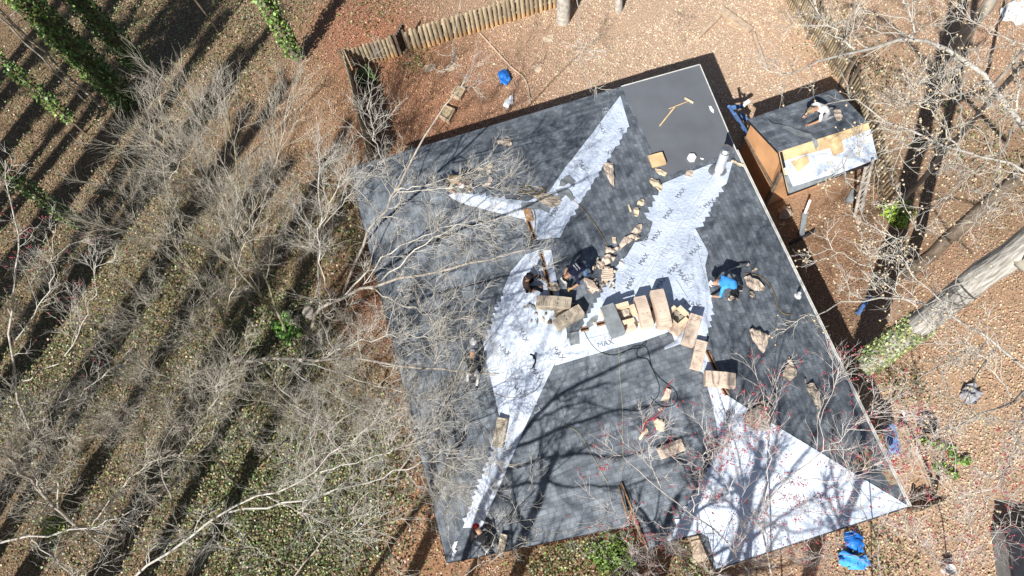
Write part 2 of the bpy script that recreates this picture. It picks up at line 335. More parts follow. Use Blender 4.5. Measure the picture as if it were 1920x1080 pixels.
edge_trim('fascia', ['Hn', 'NW', 'SW', 'S1'], M['dark'], .04, .3, dz=-.17)
edge_trim('fascia', ['S1b', 'S2', 'S3', 'SE'], M['dark'], .04, .3, dz=-.17)
bm = bmesh.new(); bar(bm, RV['Sx']+Vector((-.02, 0, .05)), RV['S1b']+Vector((-.02, 0, .05)), .03, .1); bar(bm, RV['Sx']+Vector((-.1, -.1, .02)), RV['S1']+Vector((-.05, .1, .02)), .03, .05)
bmobj('rake_board', bm, M['wood'], house)
# gutter on the east eave, a thin pale lip
bm = bmesh.new(); a, b = RV['F'], RV['SE']
bar(bm, a+HU*.05+Vector((0, 0, .0)), b+HU*.05, .03, .05); bmobj('drip_edge', bm, M['trim'], house)
# ---- underlayment sheets
def teeth(p, q, n, off):
    o = []
    for i in range(n):
        a = (p[0]+(q[0]-p[0])*i/n, p[1]+(q[1]-p[1])*i/n); b = (p[0]+(q[0]-p[0])*(i+.75)/n, p[1]+(q[1]-p[1])*(i+.75)/n)
        k = random.uniform(.3, 1.5)
        o += [a, (b[0]+off[0]*k, b[1]+off[1]*k)]
    return o
def sheet(name, poly, m, parent, off=.02, conv=PR, sub=True):
    P2 = [conv(*p) for p in poly]; bm = bmesh.new()
    vs = [bm.verts.new((p.x, p.y, 0)) for p in P2]; f = bm.faces.new(vs); f.normal_update()
    if f.normal.z < 0: f.normal_flip()
    bmesh.ops.triangulate(bm, faces=bm.faces[:])
    done = set()
    for t in TRIS:
        for i in range(3):
            a, b = t[i], t[(i+1) % 3]; k = tuple(sorted([(round(a.x, 3), round(a.y, 3)), (round(b.x, 3), round(b.y, 3))]))
            if k in done: continue
            done.add(k); d = (b-a); nn = Vector((-d.y, d.x, 0))
            if nn.length < .01: continue
            bmesh.ops.bisect_plane(bm, geom=bm.verts[:]+bm.edges[:]+bm.faces[:], plane_co=Vector((a.x, a.y, 0)), plane_no=nn.normalized(), dist=1e-4)
    for v in bm.verts: v.co.z = roofz(v.co.x, v.co.y)+off
    me = bpy.data.meshes.new(name); bm.to_mesh(me); bm.free(); return link(name, me, m, parent)
U1 = [(1163, 180), (1180, 238)]+teeth((1176, 240), (1062, 418), 15, (7, -1))+[(1062, 420), (1050, 446), (1008, 450), (1000, 448), (984, 412), (880, 386), (850, 374), (842, 366), (856, 360)]+teeth((876, 364), (960, 376), 7, (1, -5))+[(990, 378), (1030, 360), (1060, 314), (1072, 300), (1118, 240)]
U2 = [(1282, 328), (1330, 309), (1374, 303), (1362, 345)]+teeth((1352, 352), (1312, 426), 8, (7, 1))+[(1303, 428), (1328, 474), (1322, 498)]+[(1337, 578)]+teeth((1334, 580), (1320, 650), 6, (7, 1))+[(1312, 658), (1290, 640), (1246, 656), (1245, 651), (1265, 640), (1258, 621), (1205, 640), (1040, 686), (1056, 640), (1085, 622)]+teeth((1096, 606), (1162, 500), 11, (-7, -1))+[(1175, 480), (1190, 455), (1214, 450), (1224, 416)]+teeth((1213, 410), (1245, 345), 6, (-7, -2))
U3 = [(985, 478), (1015, 468), (1034, 470), (1047, 545), (1062, 615), (1064, 640), (1036, 690), (985, 800), (903, 989), (868, 990)]+teeth((872, 980), (930, 835), 14, (-7, 0))+[(937, 783), (908, 660)]+teeth((908, 650), (948, 545), 10, (-6, -2))+[(958, 510)]
U4 = [(1305, 690), (1318, 658), (1332, 662), (1363, 742), (1403, 767), (1394, 783), (1442, 791), (1702, 949), (1343, 1066), (1328, 1008), (1314, 999), (1246, 1015)]+teeth((1268, 985), (1346, 852), 11, (-8, -2))+[(1350, 848), (1342, 790), (1318, 700)]
unders = [sheet('underlayment', u, M['under'], house, off=.018+.004*i) for i, u in enumerate((U1, U2, U3, U4))]
# ---- printed words on the underlayment
def text_verts(s, size):
    cu = bpy.data.curves.new('t', 'FONT'); cu.body = s; cu.size = size; cu.align_x = 'CENTER'; cu.align_y = 'CENTER'; cu.resolution_u = 1
    o = bpy.data.objects.new('t', cu); COL.objects.link(o); bpy.context.view_layer.update()
    me = bpy.data.meshes.new_from_object(o.evaluated_get(bpy.context.evaluated_depsgraph_get()))
    V = [v.co.copy() for v in me.vertices]; Fs = [tuple(p.vertices) for p in me.polygons]
    bpy.data.objects.remove(o); bpy.data.meshes.remove(me); return V, Fs
TV = {'MAX': text_verts('MAX', .225), 'FELT': text_verts('FELT', .30)}
def prints(items, m, parent, off, name='printed_words'):
    bm = bmesh.new()
    for s, px, py, ang in items:
        c = PR(px, py); e = PR(px+10*math.cos(math.radians(ang)), py-10*math.sin(math.radians(ang))); d = (e-c); d.z = 0; d.normalize(); sd = Vector((-d.y, d.x, 0))
        V, Fs = TV[s]; vs = []
        for v in V:
            q = c+d*v.x+sd*v.y; vs.append(bm.verts.new((q.x, q.y, roofz(q.x, q.y)+off)))
        for f in Fs:
            try: bm.faces.new([vs[i] for i in f])
            except ValueError: pass
    me = bpy.data.meshes.new(name); bm.to_mesh(me); bm.free(); link(name, me, m, parent)
def swirls(items, m, parent, off):
    P_, R_ = [], []
    for px, py in items:
        c = PR(px, py); t = np.linspace(0, 1, 26); a = 5.2*t+random.uniform(0, 6); r = .05+.10*t
        xs = c.x+r*np.cos(a); ys = c.y+r*np.sin(a)*.8; P_.append(np.stack([xs, ys, [roofz(q, w)+off for q, w in zip(xs, ys)]], 1)); R_.append(np.full(26, .007))
    V, Q = tubes(np.array(P_), np.array(R_), 4); npmesh('printed_emblem', V, Q, m, parent)
MX = [[(1091, 311, -72), (1128, 242, -60), (1167, 251, -62), (1148, 284, 200), (1040, 398, 60)],
      [(1276, 363, 52), (1253, 402, 52), (1231, 443, 56), (1207, 487, 56), (1330, 382, 40), (1263, 505, 50), (1279, 519, -55), (1182, 532, 66), (1298, 571, -20), (1304, 470, 45), (1240, 530, 60), (1135, 645, 15)],
      [(981, 630, -62), (1047, 664, -50), (1005, 702, -60), (945, 658, -40), (975, 735, -30)], [(1362, 772, 172), (1356, 838, 195), (1470, 900, -30), (1420, 960, 190), (1540, 930, 170), (1340, 930, 200)]]
FL = [[(1110, 280, -60), (1140, 215, -60)], [(1180, 510, 55), (1215, 450, 52), (1290, 530, -60), (1250, 470, 50), (1240, 615, 15), (1310, 400, 52), (1150, 630, 15)], [(1020, 650, -55), (960, 690, -62), (1000, 760, -60), (935, 900, 60)], [(1340, 890, 20), (1450, 850, -35), (1500, 960, 15)]]
SW = [[(1103, 312), (1120, 262)], [(1262, 360), (1237, 402), (1244, 385), (1191, 487), (1245, 508), (1293, 522), (1166, 531), (1312, 570), (1270, 455), (1314, 374), (1120, 640)], [(979, 655), (1035, 670), (968, 738)], [(1365, 795), (1440, 900)]]
for i, u in enumerate(unders):
    o = .026+.004*i
    prints([('MAX', *q) for q in MX[i]], M['ink'], u, o+.004); prints([('FELT', *q) for q in FL[i]], M['pale'], u, o+.002); swirls(SW[i], M['pale'], u, o)
def seams(items, m, parent, off):
    bm = bmesh.new()
    for a, b, w in items:
        for t in range(10):
            p, q = [PR(a[0]+(b[0]-a[0])*k/10, a[1]+(b[1]-a[1])*k/10, off) for k in (t, t+1)]; bar(bm, p, q, w, .004)
    bmobj('sheet_seam', bm, m, parent)
seams([((1343, 318), (1168, 590), .02), ((1336, 316), (1160, 588), .012), ((1300, 440), (1335, 570), .015), ((1268, 525), (1290, 560), .02), ((1080, 640), (1256, 600), .012)], M['pale'], unders[1], .034)
seams([((1150, 200), (1060, 345), .015), ((1000, 430), (1060, 400), .012), ((1060, 345), (1020, 440), .012)], M['pale'], unders[0], .03)
seams([((1000, 500), (985, 640), .012), ((1035, 640), (925, 930), .02), ((990, 620), (950, 790), .012)], M['pale'], unders[2], .036)
seams([((1366, 752), (1480, 1010), .015), ((1350, 860), (1690, 945), .014), ((1300, 930), (1620, 975), .014)], M['pale'], unders[3], .04)
# ---- ridge slots and exposed sheathing
def slot(a, b, w=.13):
    bm = bmesh.new(); A, B = PR(*a, .03), PR(*b, .03); bar(bm, A, B, w, .03)
    s = bmobj('ridge_slot', bm, M['wood'], house)
    bm = bmesh.new(); bar(bm, A+Vector((0, 0, .012)), B+Vector((0, 0, .012)), w*.42, .03); bmobj('vent_gap', bm, M['slot'], s)
for a, b in [((989, 412), (1003, 449)), ((1013, 471), (1037, 562)), ((1089, 619), (1103, 616)), ((1119, 609), (1134, 605)), ((1182, 591), (1198, 588)), ((1217, 581), (1228, 578)), ((1326, 659), (1346, 702)), ((1355, 728), (1363, 741))]: slot(a, b)
sheet('sheathing_patch', [(980, 394), (995, 393), (1001, 415), (988, 418)], M['wood'], house, off=.06)
sheet('sheathing_patch', [(1600, 868), (1622, 838), (1634, 852), (1628, 882), (1612, 884)], M['tan'], house, off=.03)
sheet('sheathing_patch', [(1652, 884), (1666, 880), (1684, 908), (1668, 910)], M['tan'], house, off=.03)
# ---- flue pipe
b0 = PR(1347, 322); tp = P(1363, 283, b0.z+1.15); tp = Vector((b0.x, b0.y, b0.z+1.2))
bm = bmesh.new(); cyl(bm, b0, tp, .15, .15, 20); fl = bmobj('flue_pipe', bm, M['metalp'], house, smooth=False)
bm = bmesh.new(); cyl(bm, b0+Vector((0, 0, -.02)), b0+Vector((0, 0, .14)), .34, .17, 20); bmobj('flashing_cone', bm, M['metal'], fl)
bm = bmesh.new(); cyl(bm, tp+Vector((0, 0, .03)), tp+Vector((0, 0, .16)), .17, .17, 20); cyl(bm, tp+Vector((0, 0, .16)), tp+Vector((0, 0, .21)), .19, .12, 20); bmobj('flue_cap', bm, M['metal'], fl)
# small plumbing vents
for px, py in ((888, 640), (1495, 555)):
    q = PR(px, py); bm = bmesh.new(); cyl(bm, q, q+Vector((0, 0, .25)), .05, .05, 10); cyl(bm, q+Vector((0, 0, -.01)), q+Vector((0, 0, .05)), .13, .07, 12); bmobj('plumbing_vent', bm, M['white'], house)
# ------------------------------------------------------------------ shed
shed = thing('shed', 'small gabled shed with orange tan siding and half shingled roof', 'shed', (*((SV['a']+SV['d'])/2).xy, 0))
slope('roof_slope', [SV[k] for k in ('a', 'b', 'e', 'f')], M['shingle'], shed, (0, 1))
slope('roof_slope', [SV[k] for k in ('b', 'c', 'd', 'e')], M['ply'], shed, (0, -1))
bm = bmesh.new()
I = {}
cs = (SV['a']+SV['c']+SV['d']+SV['f'])/4
for k in 'acdf':
    d = cs-SV[k]; d.z = 0; I[k] = SV[k]+d.normalized()*.16
for k in 'cd': I[k] = I[k]+HV*.75
gw = SV['b']+HU*.16; ge = SV['e']-HU*.16
def quad(*p): bm.faces.new([bm.verts.new(q) for q in p])
def at(p, z): return Vector((p.x, p.y, z))
quad(at(I['a'], 0), at(I['c'], 0), at(I['c'], 2.4), at(gw, 2.97), at(I['a'], 2.4)); quad(at(I['d'], 0), at(I['f'], 0), at(I['f'], 2.4), at(ge, 2.97), at(I['d'], 2.4))
quad(at(I['c'], 0), at(I['d'], 0), at(I['d'], 2.4), at(I['c'], 2.4)); quad(at(I['f'], 0), at(I['a'], 0), at(I['a'], 2.4), at(I['f'], 2.4))
bmobj('wall', bm, M['orange'], shed)
bm = bmesh.new(); bar(bm, at(I['a'], 1.5)-HU*.03, at(I['c'], 1.5)-HU*.03, .05, .1); bar(bm, at(I['c'], 0)-HV*.03, at(I['c'], 2.4)-HV*.03, .12, .12); bmobj('corner_trim', bm, M['barkd'], shed)
bm = bmesh.new(); bar(bm, SV['c']-Vector((0, 0, .06)), SV['d']-Vector((0, 0, .06)), .05, .16); bar(bm, SV['a']-Vector((0, 0, .05)), SV['b']-Vector((0, 0, .05)), .03, .08); bar(bm, SV['b']-Vector((0, 0, .05)), SV['c']-Vector((0, 0, .05)), .03, .08); bmobj('fascia', bm, M['dark'], shed)
su = sheet('underlayment', [(1467, 303), (1500, 293), (1560, 277), (1582, 262), (1632, 243), (1645, 298), (1560, 331), (1482, 360)], M['under'], shed, off=.02)
swirls([(1545, 295), (1600, 285), (1510, 330)], M['pale'], su, .03)
sheet('edge_flashing', [(1470, 330), (1477, 328), (1486, 351), (1560, 328), (1562, 333), (1479, 364)], M['grey'], shed, off=.03)
sheet('sheathing_patch', [(1482, 305), (1512, 292), (1518, 305), (1495, 325)], M['ply'], shed, off=.05)
sheet('sheathing_patch', [(1550, 268), (1575, 252), (1582, 285), (1562, 295)], M['ply'], shed, off=.05)
sheet('starter_strip', [(1461, 287), (1466, 286), (1473, 315), (1468, 317)], M['black'], shed, off=.04)
# ------------------------------------------------------------------ fences
def fence(name, label, a, b, n, h, flip=1, lean=0., tintlo=(.92, .66, .42), gap=.22):
    A, B = P(*a), P(*b); d = (B-A); L = d.length; d.normalize(); s = Vector((-d.y, d.x, 0))*flip
    root = thing(name, label, 'fence', tuple((A+B)/2))
    V, Q, C = [], [], []; sp = L/n; w = sp*(1-gap); o = 0
    for i in range(n):
        c = A+d*(sp*(i+.5)); hh = h*random.uniform(.94, 1.05); t = .018; ww = w*.5*random.uniform(.93, 1.03); tl = random.uniform(-.02, .02)+lean
        zs = [0.03, hh*.35, hh*.9, hh]; xs = [ww, ww, ww, ww*.55]; br = random.uniform(.7, 1.25); ofs = random.uniform(-.012, .012)
        for z, xx in zip(zs, xs):
            col = Vector((1, 1, 1))*br if z > .3*hh else Vector(tintlo)*1.6*br
            for sx, sy in ((-1, -1), (1, -1), (1, 1), (-1, 1)):
                q = c+d*(sx*xx+tl*z)+s*(sy*t+ofs); V.append((q.x, q.y, z)); C.append(tuple(col))
        for k in range(3):
            for j in range(4): Q.append((o+k*4+j, o+k*4+(j+1) % 4, o+k*4+4+(j+1) % 4, o+k*4+4+j))
        Q.append((o+12, o+13, o+14, o+15)); o += 16
    npmesh('picket_panel', V, Q, M['picket'], root, cols=np.array(C))
    bm = bmesh.new()
    for z in (.3*h, .78*h): bar(bm, A+s*.05+Vector((0, 0, z)), B+s*.05+Vector((0, 0, z)), .05, .09)
    bmobj('rail', bm, M['timber' if flip > 0 else 'barkd'], root)
    k = max(2, int(L/2.4)+1)
    for i in range(k):
        c = A+(B-A)*i/(k-1)+s*.1; bm = bmesh.new(); bar(bm, c, c+Vector((0, 0, h*.98)), .09, .09); bmobj('post', bm, M['barkd'], root)
    return root
fence('picket_fence', 'short weathered picket run left of the open gate behind the yard', (652, 133), (748, 106), 14, 1.3, 1, gap=.2)
fence('picket_fence', 'long weathered picket run right of the open gate behind the yard', (768, 100), (1078, 4), 37, 1.35, 1, gap=.2)
fence('picket_fence', 'shadowed picket run along the left side of the yard', (662, 140), (708, 322), 27, 1.6, -1, gap=.1)
fence('picket_fence', 'leaning grey picket run between yard and right hand woods', (1462, -12), (1578, 160), 42, 1.75, -1, .05, tintlo=(.62, .6, .56), gap=.12)
fence('picket_fence', 'grey picket run beside the shed right wall', (1590, 172), (1656, 400), 34, 1.6, -1, .06, tintlo=(.62, .6, .56), gap=.14)
g = thing('gate', 'open dark board gate between the two back fence runs', 'gate', tuple(P(752, 110)))
bm = bmesh.new(); A, B = P(752, 104), P(770, 100); d = (P(768, 75)-P(752, 104)).normalized()
for i in range(6): c = A+d*(i*.14); bar(bm, c, c+Vector((0, 0, 1.25)), .02, .12)
bmobj('board_panel', bm, M['barkd'], g)
bm = bmesh.new()
for z in (.3, 1.0): bar(bm, A+Vector((.03, 0, z)), A+d*.8+Vector((.03, 0, z)), .04, .08)
bmobj('gate_frame', bm, M['barkd'], g)
fence('deck_railing', 'low slatted railing by the bottom right house corner', (1706, 962), (1752, 942), 9, .8, 1, gap=.45)
fence('deck_railing', 'thin slatted railing running up from the corner beside the blue slide', (1752, 942), (1690, 800), 26, .45, 1, gap=.5)
# ------------------------------------------------------------------ trees
RS = .46; TS = .8; KM = 1.35
def unit(v): return v/(np.linalg.norm(v, axis=-1, keepdims=True)+1e-9)
def spawn(pts, rad, k, tmin, length, ang, up, wob, n, rscale=.5, rmin=.004, tmax=1.):
    N, m, _ = pts.shape; idx = np.repeat(np.arange(N), k); M_ = N*k
    t = rng.uniform(tmin, tmax, M_)*(m-1.001); i = t.astype(int); f = (t-i)[:, None]
    p0 = pts[idx, i]*(1-f)+pts[idx, i+1]*f; tan = unit(pts[idx, i+1]-pts[idx, i]); r0 = np.maximum((rad[idx, i]*(1-f[:, 0])+rad[idx, i+1]*f[:, 0])*rscale, rmin)
    rnd = rng.normal(size=(M_, 3)); perp = unit(rnd-(rnd*tan).sum(1, keepdims=True)*tan)
    A = np.radians(rng.normal(ang, 10, M_))[:, None]
    d = unit(tan*np.cos(A)+perp*np.sin(A)+np.array([0, 0, 1.])*up)
    ln = length*rng.uniform(.55, 1.25, M_)*(1.15-.6*(t/(m-1)))
    steps = [d]; 
    for _ in range(n-2):
        d = unit(d+rng.normal(0, wob, (M_, 3))+np.array([0, 0, 1.])*up*.25); steps.append(d)
    st = np.stack(steps, 1)*(ln/(n-1))[:, None, None]
    out = np.concatenate([p0[:, None], p0[:, None]+np.cumsum(st, 1)], 1)
    return out, r0[:, None]*np.linspace(1, .3, n)[None]
def tree(label, limbs, tw='twig', bk='bark', l1=(7, 2.2), l2=(6, 1.0), l3=(4, .45), ang=42, up=.18, balls=0, buds=0, name='bare_tree', cat='tree', group=None, wob=.16, ivy=0, tmin=.25, moss=None, ivyz=(0, 9), rmin=.0045, tmin1=None, ivys=.125, ivyr=(.85, 2.1), ivyc=(.15, .225, .055)):
    """limbs: list of (points (px,py,z), r0, r1); the first one is the trunk"""
    w = [(catmull([tuple(q[1:]) if q[0] == 'w' else tuple(P(*q)) for q in pts], 16), r0, r1) for pts, r0, r1 in limbs]
    for c, _, _ in w: c[1:-1] += rng.normal(0, .035, c[1:-1].shape)
    root = thing(name, label, cat, tuple(float(q) for q in w[0][0][0]*np.array([1, 1, 0 if w[0][0][0][2] < 3 else 1])), group=group)
    tr = np.stack([c for c, _, _ in w]); rr = np.stack([np.linspace(a, b, 16)*(RS if i or a < .16 else 1) for i, (_, a, b) in enumerate(w)])
    V, Q = tubes(tr[:1], rr[:1], 12 if limbs[0][1] > .12 else 8); npmesh('trunk', V, Q, M[moss or bk], root, smooth=True)
    parts = []
    if len(w) > 1: V, Q = tubes(tr[1:], rr[1:], 8); parts.append((V, Q))
    p1, r1 = spawn(tr, rr, int(l1[0]*KM), tmin if tmin1 is None else tmin1, l1[1], ang, up, wob, 7, .5*TS, .009*TS); parts.append(tubes(p1, r1, 5))
    p2, r2 = spawn(p1, r1, l2[0], .15, l2[1], ang, up, wob*1.2, 6, .6, .0065*TS); parts.append(tubes(p2, r2, 4))
    tips = p2
    if l3[0]:
        p3, r3 = spawn(p2, r2, int(round(l3[0]*(KM if l3[0] > 3 else 1))), .15, l3[1], ang, up, wob*1.4, 4, .7, rmin*TS); parts.append(tubes(p3, r3, 3)); tips = p3
    V, Q = merge(parts); npmesh('branches', V, Q, M[tw], root)
    ends = tips[:, -1]
    def blobs(k, s, m, nm):
        e = ends[rng.choice(len(ends), min(k, len(ends)), replace=False)]; n = len(e)
        o = np.array([[1, 0, 0], [-1, 0, 0], [0, 1, 0], [0, -1, 0], [0, 0, 1], [0, 0, -1]])
        if nm == 'red_buds': e = np.concatenate([e, e+rng.normal(0, .03, e.shape), e+rng.normal(0, .03, e.shape)]); n = len(e)
        V = e[:, None]+o[None]*(s*rng.uniform(.7, 1.3, (n, 1, 1)))*rng.uniform(.6, 1.4, (n, 6, 1)) if nm == 'red_buds' else e[:, None]+o[None]*(s*rng.uniform(.8, 1.2, (n, 1, 1)))
        f = np.array([[0, 2, 4], [2, 1, 4], [1, 3, 4], [3, 0, 4], [2, 0, 5], [1, 2, 5], [3, 1, 5], [0, 3, 5]])
        npmesh(nm, V.reshape(-1, 3), (np.arange(n)[:, None, None]*6+f[None]).reshape(-1, 3), m, root, smooth=(nm != 'red_buds'))
    if balls: blobs(balls, .026, M['ball'], 'seed_balls')
    if buds: blobs(int(buds*.45), .015, M['bud'], 'red_buds')
    if ivy:
        c = tr[0]; t = rng.uniform(0, 1, ivy)*15; i = np.minimum(t.astype(int), 14); f = (t-i)[:, None]; p = c[i]*(1-f)+c[i+1]*f
        k = (p[:, 2] >= ivyz[0]) & (p[:, 2] <= ivyz[1]); p = p[k]; r = (limbs[0][1]*(1-.3*t[k]/15)+.04)*rng.uniform(*ivyr, len(p)); a = rng.uniform(0, 6.283, len(p))
        cc = np.array(ivyc)*np.exp(rng.normal(0, .45, (len(p), 1)))*(1+rng.normal(0, .15, (len(p), 3)))
        scatter('ivy', p[:, 0]+r*np.cos(a), p[:, 1]+r*np.sin(a), ivys, np.clip(cc, .01, .6), M['ivy'], tilt=.6, asp=.85, parent=root, zz=p[:, 2])
    return root
def up_(px, py, h, lean=(0, 0)):
    b = P(px, py); return [('w', b.x, b.y, 0.), ('w', b.x+lean[0]*.4, b.y+lean[1]*.4, h*.5), ('w', b.x+lean[0], b.y+lean[1], h)]
def at_(x, y, h, lean=(0, 0)): return [('w', x, y, 0.), ('w', x+lean[0]*.4, y+lean[1]*.4, h*.5), ('w', x+lean[0], y+lean[1], h)]
GL = 'bare trees in the woods left of the house'
few = dict(l1=(7, 1.6), l2=(4, .7), l3=(3, .35), tmin=.35)
# ivy trunks, upper left
tree('tall trunk thickly wrapped in ivy, widest of the green trunks at top left', [(up_(238, 195, 15), .27, .2)], ivy=9500, ivyz=(0, 15), moss='barkd', name='ivy_clad_tree', group=GL, **few)
tree('tall ivy wrapped trunk just right of the widest green one', [(up_(272, 138, 15), .22, .16)], ivy=6500, ivyz=(.5, 13), moss='barkd', name='ivy_clad_tree', group=GL, **few)
tree('ivy wrapped trunk standing nearest the corner of the back fence', [(up_(560, 115, 13), .17, .12)], ivy=3200, ivyz=(.4, 9), moss='barkd', name='ivy_clad_tree', group=GL, **few)
tree('thin ivy flecked trunk low on the left edge below the twin bare trunks', [(up_(160, 250, 13), .12, .08)], ivy=2000, ivyz=(1, 12), moss='barkd', name='ivy_clad_tree', group=GL, **few)
tree('bare brown trunk of the close pair at upper left, the thicker one', [(up_(196, 208, 14), .14, .10)], bk='bark', group=GL, **few)
tree('bare pale trunk of the close pair at upper left, the thinner one', [(up_(158, 188, 14, (.5, 0)), .08, .06)], bk='barkw', group=GL, **few)
tree('plain dark trunk leaning to the top edge between two ivy trunks', [(up_(412, 65, 12), .11, .08)], bk='barkd', group=GL, **few)
tree('ivy clad trunk half hidden behind red twigs on the left edge', [(up_(150, 420, 12), .13, .09)], ivy=2400, ivyz=(0, 11), moss='barkd', name='ivy_clad_tree', group=GL, **few)
# the grey twiggy crowns, left of the house
D = dict(l1=(12, 2.5), l2=(8, 1.15), l3=(4, .5), tmin=.15, ang=33, wob=.1)
tree('mossy stemmed tree whose grey crown fills the upper middle of the woods', [([(545, 645, 0), (478, 470, 3.5), (452, 350, 6), (430, 215, 8.5)], .11, .04), ([(455, 380, 5.6), (400, 270, 7.5), (340, 180, 9)], .05, .015), ([(470, 440, 4.5), (520, 300, 6.5), (545, 170, 8)], .05, .015), ([(474, 460, 4), (380, 340, 6.5), (280, 270, 8)], .05, .015)], moss='moss', group=GL, **D)
tree('slim white stemmed tree standing straight between woods and roof corner', [([(598, 590, 0), (600, 460, 3), (598, 330, 6), (597, 235, 8)], .09, .03), ([(600, 470, 3), (560, 400, 5), (500, 330, 6.5)], .035, .012), ([(600, 430, 3.5), (660, 360, 5), (720, 300, 6.2)], .035, .012)], bk='barkw', tw='twigw', l1=(10, 1.5), l2=(6, .8), l3=(4, .35), group=GL)
tree('forked tree reaching pale limbs over the top left roof corner', [([(640, 560, 0), (690, 440, 3.5), (742, 358, 6), (800, 250, 8), (880, 140, 9.5)], .12, .03), ([(742, 358, 6), (830, 340, 7), (930, 300, 8)], .045, .012), ([(742, 358, 6), (700, 250, 8), (690, 150, 9)], .045, .012), ([(745, 360, 6), (850, 352, 7.2), (960, 350, 8)], .04, .012), ([(715, 400, 5), (640, 330, 7), (600, 300, 8)], .04, .012)], bk='bark', tw='twigw', l1=(8, 1.6), l2=(6, .8), l3=(4, .38), group=GL)
tree('broad grey tree throwing long twigs across the left roof slope', [([(575, 640, 0), (600, 580, 3), (690, 540, 6), (850, 500, 8), (985, 468, 9)], .15, .03), ([(640, 560, 4.5), (740, 470, 7), (860, 420, 8.5)], .06, .015), ([(690, 540, 6), (800, 590, 8), (900, 600, 9)], .05, .015), ([(620, 570, 4), (600, 450, 7), (640, 330, 9)], .06, .015), ([(700, 538, 6), (820, 440, 8), (930, 420, 9)], .05, .012)], tw='twigw', l1=(11, 1.8), l2=(7, .9), l3=(4, .4), group=GL)
tree('leaning tree with a dense sideways plume of twigs over the left eave', [([(430, 680, 0), (520, 672, 3), (650, 672, 6), (800, 690, 8.3), (935, 700, 9.5)], .14, .03), ([(560, 675, 4), (700, 720, 7), (850, 760, 9)], .06, .015), ([(520, 672, 3), (620, 740, 6), (760, 800, 8.5)], .05, .015), ([(600, 672, 5), (720, 630, 7.5), (850, 640, 9)], .05, .015), ([(480, 676, 2), (560, 760, 5), (640, 820, 7)], .05, .015)], tw='twigw', l1=(13, 1.8), l2=(8, .9), l3=(4, .42), group=GL)
tree('mossy trunk slanting up to the left through grey brush', [([(540, 615, 0), (440, 500, 3), (330, 415, 6), (240, 340, 8.5)], .10, .03), ([(400, 465, 4.5), (300, 440, 7), (200, 430, 8.5)], .04, .012), ([(470, 530, 3), (420, 380, 6), (350, 300, 8)], .04, .012)], moss='moss', group=GL, **D)
tree('bushy grey tree in the middle of the left woods', [([(470, 700, 0), (420, 600, 3), (370, 520, 6), (320, 440, 8)], .10, .03), ([(430, 620, 3), (340, 600, 6), (250, 590, 8)], .04, .012), ([(420, 600, 3), (450, 480, 6), (470, 400, 8)], .04, .012)], moss='moss', group=GL, l1=(9, 2.2), l2=(7, 1.0), l3=(4, .45), tmin=.2, ang=34, wob=.1)
tree('low brushy tree above the ivy patch at lower left', [([(440, 905, 0), (380, 830, 3.5), (320, 760, 6.5), (270, 720, 8.5)], .09, .03), ([(390, 845, 3), (420, 740, 6), (440, 680, 7.5)], .04, .012), ([(370, 820, 4), (260, 800, 7), (180, 800, 8.5)], .04, .012)], group=GL, l1=(10, 2.2), l2=(7, 1.0), l3=(4, .45), tmin=.2, ang=34, wob=.1)
tree('spreading grey tree between the ivy patch and the left eave', [([(660, 880, 0), (600, 800, 3), (540, 750, 5.5), (500, 720, 7.5)], .09, .03), ([(610, 810, 3), (680, 760, 6), (760, 760, 8)], .04, .012), ([(560, 765, 5), (420, 740, 7.5), (330, 720, 8.5)], .035, .01)], group=GL, l1=(11, 1.7), l2=(7, .85), l3=(4, .4), tmin=.25)
tree('thin twiggy tree over the lower left eave', [([(740, 900, 0), (770, 850, 3), (800, 780, 6), (830, 730, 8)], .07, .02), ([(775, 840, 3.5), (850, 850, 6.5), (930, 860, 8)], .035, .01), ([(765, 860, 3), (840, 900, 6), (900, 920, 7.5)], .035, .01)], tw='twigw', l1=(11, 1.5), l2=(7, .8), l3=(4, .36), group=GL)
tree('pale limbed tree with forked arm across the bottom left', [([(190, 1150, 0), (270, 1070, 5), (420, 965, 8), (560, 900, 9), (690, 800, 10)], .09, .02), ([(430, 960, 8), (600, 930, 9), (740, 885, 10), (830, 860, 10.5)], .055, .012), ([(600, 885, 9), (700, 860, 10), (790, 820, 10.6)], .04, .01), ([(500, 930, 8.5), (620, 990, 9.8), (740, 1020, 10.5)], .03, .01)], bk='barkw', tw='twigw', l1=(11, 1.5), l2=(6, .8), l3=(3, .4), group=GL)
tree('tree with long white limb low on the left edge', [([(-60, 1150, 3), (-20, 1030, 8.5), (100, 1003, 10), (190, 985, 10.6), (262, 950, 11)], .07, .012), ([(60, 1012, 9.5), (150, 1080, 10.5), (230, 1090, 11)], .03, .01)], bk='barkw', tw='twigw', l1=(9, 1.2), l2=(4, .6), l3=(3, .3), balls=50, group=GL)
tree('stout grey tree forking upward at the lower left edge', [([(235, 1010, 0), (150, 985, 5), (70, 915, 8), (-10, 830, 11)], .15, .05), ([(80, 925, 8), (50, 860, 9.5), (45, 790, 10.5)], .05, .015), ([(110, 955, 7), (100, 860, 9), (90, 800, 10)], .05, .015), ([(170, 990, 4.5), (240, 900, 7), (330, 850, 8.5)], .05, .012)], bk='bark', l1=(12, 1.7), l2=(6, .9), l3=(4, .4), group=GL)
